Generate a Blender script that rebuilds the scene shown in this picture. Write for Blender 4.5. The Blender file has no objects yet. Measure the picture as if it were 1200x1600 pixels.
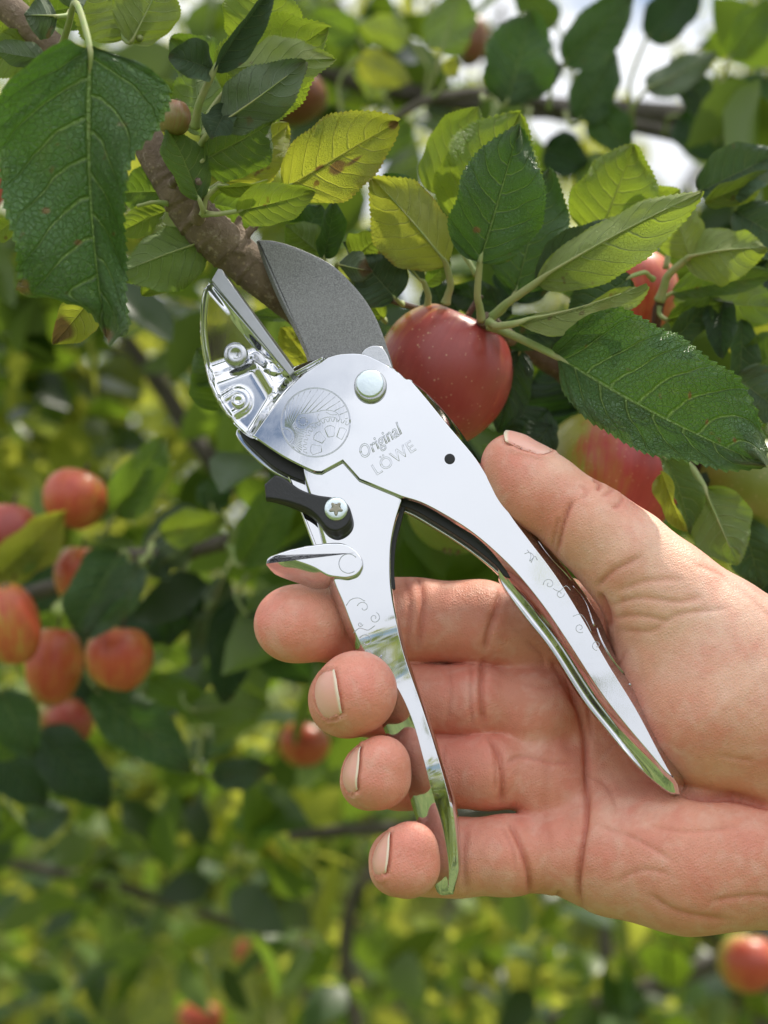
import bpy, math, random
import numpy as np
from mathutils import Vector, Matrix

# ------------------------------------------------------------------ camera
SC = bpy.context.scene
COL = SC.collection
MM = 0.001
PX = 0.16 * MM            # metres covered by one photo pixel at the focus plane
DIST = 0.42               # camera to focus plane
CAMZ = 1.50
cam_d = bpy.data.cameras.new('camera')
cam = bpy.data.objects.new('camera', cam_d)
COL.objects.link(cam)
cam.location = (0, -DIST, CAMZ)
cam.rotation_euler = (math.radians(90), 0, 0)
cam_d.sensor_fit = 'HORIZONTAL'
cam_d.sensor_width = 24
cam_d.lens = 24 * DIST / (1200 * PX)
cam_d.clip_start = 0.01
cam_d.clip_end = 500
cam_d.dof.use_dof = True
cam_d.dof.focus_distance = DIST - 0.002
cam_d.dof.aperture_fstop = 9.5
cam_d.dof.aperture_blades = 0
SC.camera = cam

# ------------------------------------------------------------------ light
SUN_EL, SUN_AZ = math.radians(58), math.radians(48)     # azimuth from +Y towards +X
W = bpy.data.worlds.new('World')
SC.world = W
W.use_nodes = True
nt = W.node_tree
nt.nodes.clear()
wo = nt.nodes.new('ShaderNodeOutputWorld')
bg = nt.nodes.new('ShaderNodeBackground')
sky = nt.nodes.new('ShaderNodeTexSky')
sky.sky_type = 'NISHITA'
sky.sun_disc = False
sky.sun_elevation = SUN_EL
sky.sun_rotation = SUN_AZ
sky.altitude = 200
tc = nt.nodes.new('ShaderNodeTexCoord')
sep = nt.nodes.new('ShaderNodeSeparateXYZ')
nt.links.new(tc.outputs['Generated'], sep.inputs[0])
zz = nt.nodes.new('ShaderNodeMath'); zz.operation = 'MAXIMUM'; zz.inputs[1].default_value = 0.0
nt.links.new(sep.outputs['Z'], zz.inputs[0])
za = nt.nodes.new('ShaderNodeMath'); za.operation = 'ADD'; za.inputs[1].default_value = 0.25
nt.links.new(zz.outputs[0], za.inputs[0])
dv = nt.nodes.new('ShaderNodeVectorMath'); dv.operation = 'DIVIDE'
cmb = nt.nodes.new('ShaderNodeCombineXYZ')
for k in range(3):
    nt.links.new(za.outputs[0], cmb.inputs[k])
nt.links.new(tc.outputs['Generated'], dv.inputs[0]); nt.links.new(cmb.outputs[0], dv.inputs[1])
cl = nt.nodes.new('ShaderNodeTexNoise')
cl.inputs['Scale'].default_value = 2.6; cl.inputs['Detail'].default_value = 7; cl.inputs['Roughness'].default_value = 0.58
cl.inputs['Distortion'].default_value = 0.3
off = nt.nodes.new('ShaderNodeVectorMath'); off.operation = 'ADD'; off.inputs[1].default_value = (3.1, 7.7, 1.3)
nt.links.new(dv.outputs[0], off.inputs[0]); nt.links.new(off.outputs[0], cl.inputs['Vector'])
cr_ = nt.nodes.new('ShaderNodeValToRGB')
cr_.color_ramp.elements[0].position = 0.36; cr_.color_ramp.elements[0].color = (0, 0, 0, 1)
cr_.color_ramp.elements[1].position = 0.47; cr_.color_ramp.elements[1].color = (1, 1, 1, 1)
nt.links.new(cl.outputs['Fac'], cr_.inputs[0])
cl2 = nt.nodes.new('ShaderNodeTexNoise'); cl2.inputs['Scale'].default_value = 1.1; cl2.inputs['Detail'].default_value = 4
nt.links.new(off.outputs[0], cl2.inputs['Vector'])
c2 = nt.nodes.new('ShaderNodeValToRGB')
c2.color_ramp.elements[0].position = 0.3; c2.color_ramp.elements[0].color = (9.6, 10.2, 11.2, 1)
c2.color_ramp.elements[1].position = 0.7; c2.color_ramp.elements[1].color = (12.8, 12.9, 13.2, 1)
nt.links.new(cl2.outputs['Fac'], c2.inputs[0])
# an overcast sky is brighter overhead than near the horizon
zl = nt.nodes.new('ShaderNodeMath'); zl.operation = 'MULTIPLY_ADD'; zl.inputs[1].default_value = 1.05; zl.inputs[2].default_value = 0.62
nt.links.new(zz.outputs[0], zl.inputs[0])
cz = nt.nodes.new('ShaderNodeVectorMath'); cz.operation = 'SCALE'
nt.links.new(c2.outputs[0], cz.inputs[0]); nt.links.new(zl.outputs[0], cz.inputs['Scale'])
mx = nt.nodes.new('ShaderNodeMixRGB')
nt.links.new(cr_.outputs[0], mx.inputs[0]); nt.links.new(sky.outputs[0], mx.inputs[1]); nt.links.new(cz.outputs[0], mx.inputs[2])
nt.links.new(mx.outputs[0], bg.inputs[0])
bg.inputs[1].default_value = 0.105
nt.links.new(bg.outputs[0], wo.inputs[0])

sun_d = bpy.data.lights.new('sun', 'SUN')
sun_d.energy = 5.0
sun_d.angle = math.radians(2.0)
sun_d.color = (1.0, 0.93, 0.80)
sun = bpy.data.objects.new('sun', sun_d)
COL.objects.link(sun)
sd = Vector((math.sin(SUN_AZ) * math.cos(SUN_EL), math.cos(SUN_AZ) * math.cos(SUN_EL), math.sin(SUN_EL)))
sun.rotation_euler = sd.to_track_quat('Z', 'Y').to_euler()

SC.view_settings.view_transform = 'Standard'
SC.view_settings.look = 'None'
SC.view_settings.exposure = 0.06
SC.view_settings.gamma = 1.0
SC.view_settings.use_curve_mapping = False
SC.cycles.max_bounces = 10
SC.cycles.transparent_max_bounces = 8
SC.cycles.transmission_bounces = 6
SC.cycles.glossy_bounces = 6
SC.cycles.diffuse_bounces = 4
SC.cycles.sample_clamp_indirect = 6.0
SC.cycles.use_denoising = True

# ------------------------------------------------------------------ placing helpers
CAM = np.array([0.0, -DIST, CAMZ])

def P(px, py, d=0.0):
    """world point seen at photo pixel (px,py), d mm behind the focus plane"""
    f = (DIST + d * MM) / DIST
    return np.array([(px - 600) * PX * f, d * MM, CAMZ + (800 - py) * PX * f])

TILT = math.radians(10)
SN = np.array([0.0, -math.cos(TILT), math.sin(TILT)])     # normal of the plane the shears lie in
SO = np.array([0.0, 0.0, CAMZ])

def S(px, py, h=0.0):
    """point on the shears' plane at pixel (px,py), lifted h mm along the plane's normal"""
    d = np.array([(px - 600) * PX, DIST, (800 - py) * PX])
    t = np.dot(SO - CAM, SN) / np.dot(d, SN)
    return CAM + d * t + SN * h * MM

def catmull(pts, n=8, closed=False):
    p = np.asarray(pts, float)
    m = len(p)
    out = []
    rng = range(m) if closed else range(m - 1)
    for i in rng:
        p0 = p[(i - 1) % m] if (closed or i > 0) else 2 * p[0] - p[1]
        p1 = p[i]; p2 = p[(i + 1) % m]
        p3 = p[(i + 2) % m] if (closed or i + 2 < m) else 2 * p[-1] - p[-2]
        for k in range(n):
            t = k / n
            out.append(0.5 * ((2 * p1) + (-p0 + p2) * t + (2 * p0 - 5 * p1 + 4 * p2 - p3) * t * t + (-p0 + 3 * p1 - 3 * p2 + p3) * t ** 3))
    if not closed:
        out.append(p[-1])
    return np.array(out)

def loop_cr(pts, corner, n=6):
    """closed loop through pts, spline between the corners"""
    p = np.asarray(pts, float); m = len(p)
    cs = [i for i in range(m) if corner[i]]
    if not cs:
        return catmull(p, n, True)
    out = []
    for a, c in enumerate(cs):
        e = cs[(a + 1) % len(cs)]
        if e <= c: e += m
        seg = [p[i % m] for i in range(c, e + 1)]
        out.append(catmull(seg, n)[:-1])
    return np.vstack(out)

# ------------------------------------------------------------------ mesh helpers
def mesh_obj(name, V, F, mat=None, parent=None, smooth=True, uv=None, attrs=None):
    me = bpy.data.meshes.new(name)
    V = np.asarray(V, dtype=np.float32)
    if isinstance(F, np.ndarray):
        n, k = F.shape
        me.vertices.add(len(V)); me.vertices.foreach_set('co', V.ravel())
        me.loops.add(n * k); me.loops.foreach_set('vertex_index', F.astype(np.int32).ravel())
        me.polygons.add(n)
        me.polygons.foreach_set('loop_start', np.arange(0, n * k, k, dtype=np.int32))
        me.polygons.foreach_set('loop_total', np.full(n, k, dtype=np.int32))
        me.update(calc_edges=True)
    else:
        me.from_pydata([tuple(map(float, v)) for v in V], [], [tuple(int(i) for i in f) for f in F])
        me.update()
    if smooth:
        me.polygons.foreach_set('use_smooth', np.ones(len(me.polygons), dtype=bool))
    if uv is not None:
        lay = me.uv_layers.new(name='UVMap')
        li = np.empty(len(me.loops), dtype=np.int32); me.loops.foreach_get('vertex_index', li)
        lay.data.foreach_set('uv', np.asarray(uv, dtype=np.float32)[li].ravel())
    if attrs:
        for k, a in attrs.items():
            at = me.attributes.new(k, 'FLOAT', 'POINT')
            at.data.foreach_set('value', np.asarray(a, dtype=np.float32))
    o = bpy.data.objects.new(name, me)
    COL.objects.link(o)
    if mat is not None:
        for m in (mat if isinstance(mat, (list, tuple)) else [mat]):
            me.materials.append(m)
    if parent is not None:
        o.parent = parent
    return o

def empty(name, loc=(0, 0, 0)):
    o = bpy.data.objects.new(name, None)
    COL.objects.link(o)
    o.empty_display_size = 0.02
    return o

def tag(o, label=None, cat=None, group=None, kind=None):
    if label: o['label'] = label
    if cat: o['category'] = cat
    if group: o['group'] = group
    if kind: o['kind'] = kind
    return o

class MB:
    """collects pieces into one mesh"""
    def __init__(s): s.V = []; s.F = []; s.n = 0
    def add(s, V, F):
        s.V.append(np.asarray(V, float)); s.F += [tuple(int(i) + s.n for i in f) for f in F]; s.n += len(V)
    def build(s, name, mat, parent=None, smooth=True):
        return mesh_obj(name, np.vstack(s.V), s.F, mat, parent, smooth)

def frames(path):
    path = np.asarray(path, float)
    T = np.gradient(path, axis=0); T /= np.linalg.norm(T, axis=1)[:, None] + 1e-12
    up = np.array([0.0, -1.0, 0.1])
    if abs(np.dot(T[0], up)) > 0.9: up = np.array([1.0, 0, 0])
    A = np.zeros_like(T); a = np.cross(T[0], up); a /= np.linalg.norm(a)
    for i in range(len(T)):
        a = a - np.dot(a, T[i]) * T[i]; a /= np.linalg.norm(a) + 1e-12
        A[i] = a
    B = np.cross(T, A)
    return T, A, B

def tube(path, rad, sides=8, cap=True, flat=1.0):
    path = np.asarray(path, float); n = len(path)
    r = np.broadcast_to(np.asarray(rad, float), (n,)) if np.ndim(rad) < 2 else rad
    T, A, B = frames(path)
    th = np.linspace(0, 2 * np.pi, sides, endpoint=False)
    if np.ndim(r) == 1: r = np.repeat(r[:, None], sides, 1)
    V = path[:, None, :] + A[:, None, :] * (np.cos(th)[None, :] * r)[..., None] + B[:, None, :] * (np.sin(th)[None, :] * r * flat)[..., None]
    V = V.reshape(-1, 3)
    F = []
    for i in range(n - 1):
        for k in range(sides):
            k2 = (k + 1) % sides
            F.append((i * sides + k, i * sides + k2, (i + 1) * sides + k2, (i + 1) * sides + k))
    if cap:
        F.append(tuple(range(sides))[::-1]); F.append(tuple((n - 1) * sides + k for k in range(sides)))
    return V, F

# ------------------------------------------------------------------ node helper
class NT:
    def __init__(s, name):
        s.m = bpy.data.materials.new(name); s.m.use_nodes = True
        s.t = s.m.node_tree; s.t.nodes.clear()
        s.out = s.t.nodes.new('ShaderNodeOutputMaterial')
    def n(s, typ, ins=None, **kw):
        nd = s.t.nodes.new('ShaderNode' + typ)
        for k, v in kw.items(): setattr(nd, k, v)
        if ins:
            for k, v in ins.items():
                sock = nd.inputs[k]
                if hasattr(v, 'is_output') or isinstance(v, bpy.types.NodeSocket): s.t.links.new(v, sock)
                else: sock.default_value = v
        return nd
    def math(s, op, a, b=None, c=None, clamp=False):
        nd = s.n('Math', operation=op, use_clamp=clamp)
        for i, v in enumerate((a, b, c)):
            if v is None: continue
            if isinstance(v, bpy.types.NodeSocket): s.t.links.new(v, nd.inputs[i])
            else: nd.inputs[i].default_value = v
        return nd.outputs[0]
    def mix(s, f, a, b, mode='MIX'):
        nd = s.n('MixRGB', blend_type=mode)
        for i, v in enumerate((f, a, b)):
            if isinstance(v, bpy.types.NodeSocket): s.t.links.new(v, nd.inputs[i])
            elif i == 0: nd.inputs[0].default_value = v
            else: nd.inputs[i].default_value = (*v[:3], 1)
        return nd.outputs[0]
    def ramp(s, f, stops):
        nd = s.n('ValToRGB')
        e = nd.color_ramp.elements
        while len(e) > 1: e.remove(e[0])
        e[0].position = stops[0][0]; c = stops[0][1]; e[0].color = (c, c, c, 1) if np.isscalar(c) else (*c[:3], 1)
        for p, c in stops[1:]:
            x = e.new(p); x.color = (c, c, c, 1) if np.isscalar(c) else (*c[:3], 1)
        s.t.links.new(f, nd.inputs[0])
        return nd.outputs[0]
    def noise(s, vec, scale, detail=3, rough=0.5, dist=0.0):
        nd = s.n('TexNoise', {'Scale': scale, 'Detail': detail, 'Roughness': rough, 'Distortion': dist})
        if vec is not None: s.t.links.new(vec, nd.inputs['Vector'])
        return nd.outputs['Fac']
    def bump(s, h, strength, dist, normal=None):
        nd = s.n('Bump', {'Strength': strength, 'Distance': dist, 'Height': h})
        if normal is not None: s.t.links.new(normal, nd.inputs['Normal'])
        return nd.outputs[0]
    def finish(s, shader):
        s.t.links.new(shader, s.out.inputs['Surface']); return s.m

def metal(name, col, rough, bump=0.0, scale=300, noise_rough=0.0, metallic=1.0):
    t = NT(name)
    tcn = t.n('TexCoord').outputs['Object']
    p = t.n('BsdfPrincipled', {'Base Color': (*col, 1), 'Metallic': metallic, 'Roughness': rough})
    nz = t.noise(tcn, scale, 4, 0.6)
    if noise_rough:
        t.t.links.new(t.math('MULTIPLY_ADD', nz, noise_rough, rough - noise_rough * 0.5), p.inputs['Roughness'])
    if bump:
        t.t.links.new(t.bump(nz, bump, 0.0002), p.inputs['Normal'])
    return t.finish(p.outputs[0])
# ------------------------------------------------------------------ the hand, grown as one surface from a distance field
def surface_nets(vol, org, vs):
    nx, ny, nz = vol.shape
    ins = vol < 0
    c = ins[:-1, :-1, :-1].astype(np.int8)
    tot = np.zeros((nx - 1, ny - 1, nz - 1), np.int8)
    for i in (0, 1):
        for j in (0, 1):
            for k in (0, 1):
                tot += ins[i:nx - 1 + i, j:ny - 1 + j, k:nz - 1 + k]
    act = (tot > 0) & (tot < 8)
    I, J, K = np.nonzero(act)
    idx = np.full(act.shape, -1, np.int32); idx[I, J, K] = np.arange(len(I))
    acc = np.zeros((len(I), 3)); cnt = np.zeros(len(I))
    cor = [(i, j, k) for i in (0, 1) for j in (0, 1) for k in (0, 1)]
    for a in cor:
        for ax in range(3):
            if a[ax]: continue
            b = list(a); b[ax] = 1
            va = vol[I + a[0], J + a[1], K + a[2]]; vb = vol[I + b[0], J + b[1], K + b[2]]
            m = (va < 0) != (vb < 0)
            t = np.where(m, va / np.where(m, va - vb, 1), 0)
            pt = np.array(a, float)[None, :].repeat(len(I), 0); pt[:, ax] = t
            acc[m] += pt[m]; cnt[m] += 1
    V = (acc / cnt[:, None] + np.stack([I, J, K], 1)) * vs + org
    Q = []
    for ax in range(3):
        a = [slice(None)] * 3; b = [slice(None)] * 3
        a[ax] = slice(0, -1); b[ax] = slice(1, None)
        A = ins[tuple(a)]; B = ins[tuple(b)]
        X = np.stack(np.nonzero(A != B), 1)
        u, w = (ax + 1) % 3, (ax + 2) % 3
        ok = (X[:, u] > 0) & (X[:, w] > 0) & (X[:, u] < vol.shape[u] - 1) & (X[:, w] < vol.shape[w] - 1)
        X = X[ok]
        flip = A[X[:, 0], X[:, 1], X[:, 2]]
        q = []
        for du, dw in ((0, 0), (1, 0), (1, 1), (0, 1)):
            Y = X.copy(); Y[:, u] -= 1 - du; Y[:, w] -= 1 - dw
            q.append(idx[Y[:, 0], Y[:, 1], Y[:, 2]])
        q = np.stack(q, 1)
        q[~flip] = q[~flip][:, ::-1]
        Q.append(q)
    Q = np.vstack(Q)
    return V, Q[(Q >= 0).all(1)]

VS = 0.62 * MM
g0 = np.array([P(370, 1500, 0)[0], -0.048, P(0, 1510, -20)[2]])
g1 = np.array([P(1640, 0, 30)[0], 0.062, P(0, 640, 20)[2]])
gn = np.ceil((g1 - g0) / VS).astype(int)
gax = [(g0[i] + np.arange(gn[i]) * VS).astype(np.float32) for i in range(3)]
def newvol(): return np.full(gn, 0.05, np.float32)

def prim(vol, fn, lo, hi, k):
    """smooth-union fn(x,y,z) into vol inside the box lo..hi"""
    m = 0.010
    a = np.clip(np.floor((lo - m - g0) / VS).astype(int), 0, gn - 1); b = np.clip(np.ceil((hi + m - g0) / VS).astype(int) + 1, 1, gn)
    if (b <= a).any(): return
    sl = tuple(slice(a[i], b[i]) for i in range(3))
    X = gax[0][sl[0]][:, None, None]; Y = gax[1][sl[1]][None, :, None]; Z = gax[2][sl[2]][None, None, :]
    d = fn(X, Y, Z).astype(np.float32)
    o = vol[sl]
    if k > 0:
        h = np.clip(k - np.abs(d - o), 0, None) / k
        vol[sl] = np.minimum(d, o) - h * h * h * k / 6
    else:
        vol[sl] = np.minimum(d, o)

def cone(vol, a, b, ra, rb, k):
    a = np.asarray(a, float); b = np.asarray(b, float); ab = b - a; L2 = ab @ ab
    def fn(X, Y, Z):
        x = X - a[0]; y = Y - a[1]; z = Z - a[2]
        t = np.clip((x * ab[0] + y * ab[1] + z * ab[2]) / L2, 0, 1)
        return np.sqrt((x - t * ab[0]) ** 2 + (y - t * ab[1]) ** 2 + (z - t * ab[2]) ** 2) - (ra + (rb - ra) * t)
    R = max(ra, rb)
    prim(vol, fn, np.minimum(a, b) - R, np.maximum(a, b) + R, k)

def ell(vol, c, r, ax, k, n2=None):
    """ellipsoid: radii r along ax, n2(second axis), cross"""
    c = np.asarray(c, float); u = np.asarray(ax, float); u = u / np.linalg.norm(u)
    v = np.asarray(n2 if n2 is not None else SN, float); v = v - (v @ u) * u; v /= np.linalg.norm(v); w = np.cross(u, v)
    def fn(X, Y, Z):
        x = X - c[0]; y = Y - c[1]; z = Z - c[2]
        p = (x * u[0] + y * u[1] + z * u[2]); q = (x * v[0] + y * v[1] + z * v[2]); s = (x * w[0] + y * w[1] + z * w[2])
        k0 = np.sqrt((p / r[0]) ** 2 + (q / r[1]) ** 2 + (s / r[2]) ** 2)
        k1 = np.sqrt((p / r[0] ** 2) ** 2 + (q / r[1] ** 2) ** 2 + (s / r[2] ** 2) ** 2)
        return k0 * (k0 - 1) / (k1 + 1e-9)
    R = max(r)
    prim(vol, fn, c - R, c + R, k)

def chain(vol, pts, k=0.004):
    """pts: (px,py,h,r_px)"""
    q = [(S(p[0], p[1], p[2]), p[3] * PX) for p in pts]
    for (a, ra), (b, rb) in zip(q[:-1], q[1:]):
        cone(vol, a, b, ra, rb, k)

def smin(A, B, k):
    h = np.clip(k - np.abs(A - B), 0, None) / k
    return np.minimum(A, B) - h * h * h * k / 6

# palm
palm = newvol()
for pts in ([(838, 960, -30, 70), (960, 1020, -36, 82), (1250, 1180, -34, 100)],
            [(826, 1092, -28, 64), (960, 1120, -35, 80), (1250, 1210, -34, 100)],
            [(846, 1205, -27, 62), (970, 1220, -32, 78), (1250, 1250, -34, 100)],
            [(888, 1335, -24, 66), (980, 1330, -24, 86), (1240, 1325, -28, 118)]):
    chain(palm, pts, 0.010)
chain(palm, [(985, 1338, -19, 96), (1090, 1345, -15, 110), (1240, 1335, -17, 118)], 0.008)     # hypothenar
chain(palm, [(1250, 1240, -32, 150), (1400, 1285, -34, 150), (1700, 1370, -38, 178)], 0.012)   # wrist
chain(palm, [(1250, 1180, -32, 135), (1400, 1230, -34, 145), (1700, 1330, -38, 178)], 0.012)
ell(palm, S(852, 1100, -21), (9 * MM, 6 * MM, 9 * MM), (1, 0, 0.1), 0.006)
ell(palm, S(866, 1218, -20), (9 * MM, 6 * MM, 9 * MM), (1, 0, 0.1), 0.006)
ell(palm, S(880, 1335, -17), (8 * MM, 7 * MM, 9 * MM), (1, 0, 0.1), 0.006)
# thenar and thumb
th = newvol()
chain(th, [(1070, 1015, -10, 100), (1128, 1092, -10, 128), (1240, 1130, -14, 142)], 0.009)
chain(th, [(1040, 928, -5, 88), (1130, 1010, -9, 108), (1250, 1090, -17, 135)], 0.010)
chain(th, [(925, 824, -1, 66), (978, 868, -2, 73), (1040, 928, -5, 88)], 0.006)
chain(th, [(800, 726, 0, 49), (848, 768, 0, 58), (925, 824, -1, 65)], 0.005)
ell(th, S(828, 762, 1.5), (11 * MM, 8.2 * MM, 8.6 * MM), S(880, 815, 0) - S(780, 720, 0), 0.004)
palm = smin(palm, th, 0.0035)
# web between thumb and index
chain(palm, [(905, 930, -27, 50), (985, 985, -22, 62)], 0.008)
# fingers
idx_f = newvol()
chain(idx_f, [(860, 985, -30, 66), (760, 955, -27, 68), (650, 951, -25.5, 66), (600, 952, -24, 65)], 0.004)
chain(idx_f, [(600, 952, -24, 65), (530, 962, -19, 60), (452, 968, -12, 58)], 0.005)
ell(idx_f, S(470, 966, -10.5), (11.5 * MM, 8.8 * MM, 9.6 * MM), (1, 0, 0), 0.004)
mid_f = newvol()
chain(mid_f, [(850, 1095, -28, 58), (750, 1086, -25, 58), (640, 1082, -27, 58), (585, 1082, -26, 58)], 0.004)
chain(mid_f, [(585, 1082, -26, 58), (540, 1086, -16, 57), (547, 1086, -4, 59)], 0.005)
ell(mid_f, S(557, 1082, 0.5), (9.6 * MM, 10.0 * MM, 9.9 * MM), (1, 0, 0), 0.004)
cone(mid_f, S(560, 1080, 0), S(532, 1098, -5), 54 * PX, 48 * PX, 0.004)
rng_f = newvol()
chain(rng_f, [(870, 1205, -27, 58), (770, 1202, -23, 59), (680, 1204, -26, 57), (625, 1205, -27, 55)], 0.004)
chain(rng_f, [(625, 1205, -27, 55), (585, 1208, -16, 48), (588, 1208, -3, 46)], 0.005)
cone(rng_f, S(597, 1192, 1.5), S(592, 1216, 0.5), 41 * PX, 46 * PX, 0.004)
cone(rng_f, S(592, 1210, 0), S(574, 1222, -6), 44 * PX, 42 * PX, 0.004)
pin_f = newvol()
chain(pin_f, [(890, 1335, -24, 62), (800, 1340, -20, 61), (720, 1344, -22, 60), (670, 1345, -23, 56)], 0.004)
chain(pin_f, [(670, 1345, -23, 56), (628, 1347, -13, 46), (634, 1347, -2, 44)], 0.005)
cone(pin_f, S(642, 1324, 1.5), S(638, 1355, 0.5), 39 * PX, 45 * PX, 0.004)
cone(pin_f, S(636, 1345, 0), S(621, 1358, -6), 44 * PX, 42 * PX, 0.004)
cone(idx_f, S(640, 1020, -31), S(760, 1022, -32), 0.004, 0.004, 0.001)
f = smin(idx_f, mid_f, 0.0008)
f = smin(f, rng_f, 0.0008)
f = smin(f, pin_f, 0.0008)
vol = smin(palm, f, 0.0026)
del palm, th, idx_f, mid_f, rng_f, pin_f, f

def samp(Pw):
    q = (np.asarray(Pw) - g0) / VS
    i = np.clip(np.floor(q).astype(int), 0, gn - 2); t = q - i
    r = 0
    for a in (0, 1):
        for b in (0, 1):
            for c in (0, 1):
                w = (t[:, 0] if a else 1 - t[:, 0]) * (t[:, 1] if b else 1 - t[:, 1]) * (t[:, 2] if c else 1 - t[:, 2])
                r = r + w * vol[i[:, 0] + a, i[:, 1] + b, i[:, 2] + c]
    return r
def sgrad(Pw, e=0.0008):
    G = np.stack([samp(Pw + np.eye(3)[k] * e) - samp(Pw - np.eye(3)[k] * e) for k in range(3)], 1)
    return G / (np.linalg.norm(G, axis=1)[:, None] + 1e-12)

HV, HF = surface_nets(vol, g0, VS)
HN = sgrad(HV)
HV = HV - HN * samp(HV)[:, None]

def topx(V):
    f = (V[:, 1] + DIST) / DIST
    return np.stack([600 + V[:, 0] / PX / f, 800 - (V[:, 2] - CAMZ) / PX / f], 1)

def pdist(Q, line):
    """pixel distance to a smooth polyline, and fade towards its ends"""
    L = catmull(line, 6)
    best = np.full(len(Q), 1e9); par = np.zeros(len(Q))
    for i in range(len(L) - 1):
        a, b = L[i], L[i + 1]; ab = b - a
        t = np.clip(((Q - a) @ ab) / (ab @ ab + 1e-9), 0, 1)
        d = np.linalg.norm(Q - a - t[:, None] * ab, axis=1)
        m = d < best; best[m] = d[m]; par[m] = (i + t[m]) / (len(L) - 1)
    return best, np.clip(np.minimum(par, 1 - par) * 6, 0, 1)

HQ = topx(HV)
front = np.clip(-HN[:, 1] * 1.6, 0, 1)
hdepth = np.zeros(len(HV)); crease_attr = np.zeros(len(HV))
CREASES = [  # (line, depth mm, half width px)
    ([(868, 1030), (893, 1075), (910, 1130), (917, 1200), (916, 1270), (908, 1330), (903, 1390), (914, 1432)], 1.5, 6),
    ([(1060, 1236), (1100, 1244), (1150, 1246), (1230, 1268)], 2.4, 8),
    ([(900, 985), (912, 1060), (921, 1120), (924, 1160)], 0.7, 5),
    ([(858, 1025), (880, 1065), (905, 1115)], 0.5, 5),
    ([(785, 1196), (815, 1182), (860, 1190), (905, 1190)], 0.5, 5),
    ([(912, 1210), (950, 1230), (965, 1275)], 0.35, 5),
    ([(868, 872), (877, 830), (886, 802), (897, 780)], 0.9, 5),
    ([(862, 860), (868, 828), (874, 806)], 0.5, 4),
    ([(925, 748), (938, 755), (932, 768)], 0.9, 4), ([(948, 758), (958, 764), (938, 778)], 0.5, 4),
    ([(905, 760), (918, 768), (908, 782)], 0.4, 4), ([(975, 775), (968, 788), (955, 795)], 0.5, 4),
    ([(930, 920), (958, 893), (1005, 868)], 0.55, 6),
    ([(948, 948), (1000, 934), (1060, 940), (1100, 932)], 0.4, 5),
    ([(955, 966), (1000, 962), (1050, 972)], 0.4, 5),
    ([(960, 925), (1010, 908), (1070, 905)], 0.35, 5),
    ([(960, 985), (1020, 985), (1060, 960), (1150, 950)], 0.35, 5),
    ([(786, 915), (774, 955), (762, 990), (757, 1022)], 0.9, 6),
    ([(755, 1026), (752, 1080), (756, 1142)], 1.2, 6), ([(738, 1030), (734, 1085), (738, 1138)], 0.5, 4),
    ([(760, 1146), (780, 1180), (786, 1225), (782, 1262)], 1.2, 6), ([(770, 1165), (775, 1200), (774, 1240)], 0.5, 4),
    ([(792, 1278), (812, 1318), (826, 1362), (828, 1404)], 1.1, 6), ([(782, 1290), (800, 1325), (806, 1360)], 0.4, 4),
    ([(652, 888), (660, 945), (652, 1020)], 0.8, 6), ([(632, 890), (640, 945), (634, 1020)], 0.5, 5),
    ([(730, 1288), (724, 1340), (730, 1400)], 0.5, 6),
    ([(1010, 1395), (1060, 1425), (1150, 1440)], 0.5, 8),
    ([(935, 925), (948, 955), (952, 985)], 1.2, 7),
    ([(905, 915), (912, 945), (925, 985)], 0.8, 6), ([(885, 905), (890, 945), (905, 985)], 0.6, 6),
    ([(1140, 905), (1200, 960), (1260, 1010)], 0.3, 6),
    ([(865, 1150), (850, 1250), (862, 1340)], 0.3, 10),
    ([(800, 1060), (850, 1075), (890, 1062)], 0.3, 6),
    ([(980, 1010), (960, 1060), (965, 1110)], 0.4, 5), ([(1010, 1290), (1080, 1300), (1160, 1290)], 0.35, 5), ([(940, 1180), (975, 1150), (1000, 1160)], 0.35, 4), ([(820, 1000), (845, 1020), (850, 1050)], 0.4, 5),
    ([(870, 930), (850, 960), (848, 1000)], 0.4, 6), ([(930, 1290), (990, 1310), (1060, 1350)], 0.3, 5), ([(1120, 1180), (1180, 1190)], 0.25, 5), ([(1080, 880), (1130, 900), (1160, 935)], 0.3, 5), ([(695, 1160), (690, 1205), (696, 1250)], 0.4, 5), ([(700, 1035), (704, 1085), (698, 1130)], 0.35, 5), ([(1100, 1410), (1180, 1400), (1240, 1410)], 0.4, 6), ([(960, 1380), (1000, 1360), (1050, 1365)], 0.3, 5),
    ([(875, 1390), (868, 1410), (872, 1440)], 0.7, 5),
]
for line, A, w in CREASES:
    lo = np.array(line).min(0) - 5 * w; hi = np.array(line).max(0) + 5 * w
    m = ((HQ > lo) & (HQ < hi)).all(1) & (front > 0.02)
    d, fade = pdist(HQ[m], line)
    g = np.exp(-(d / w) ** 2); rim = np.exp(-((d - 2.4 * w) / (1.5 * w)) ** 2) * 0.10
    g = 0.45 * g + 0.55 * np.exp(-(d / (w * 0.5)) ** 2)
    hdepth[m] += A * 1.0 * fade * (rim - g) * np.minimum(front[m] * 2, 1)
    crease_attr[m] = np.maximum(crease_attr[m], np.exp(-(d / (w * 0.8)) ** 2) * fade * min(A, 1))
HV = HV + HN * (hdepth * MM)[:, None]
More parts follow.
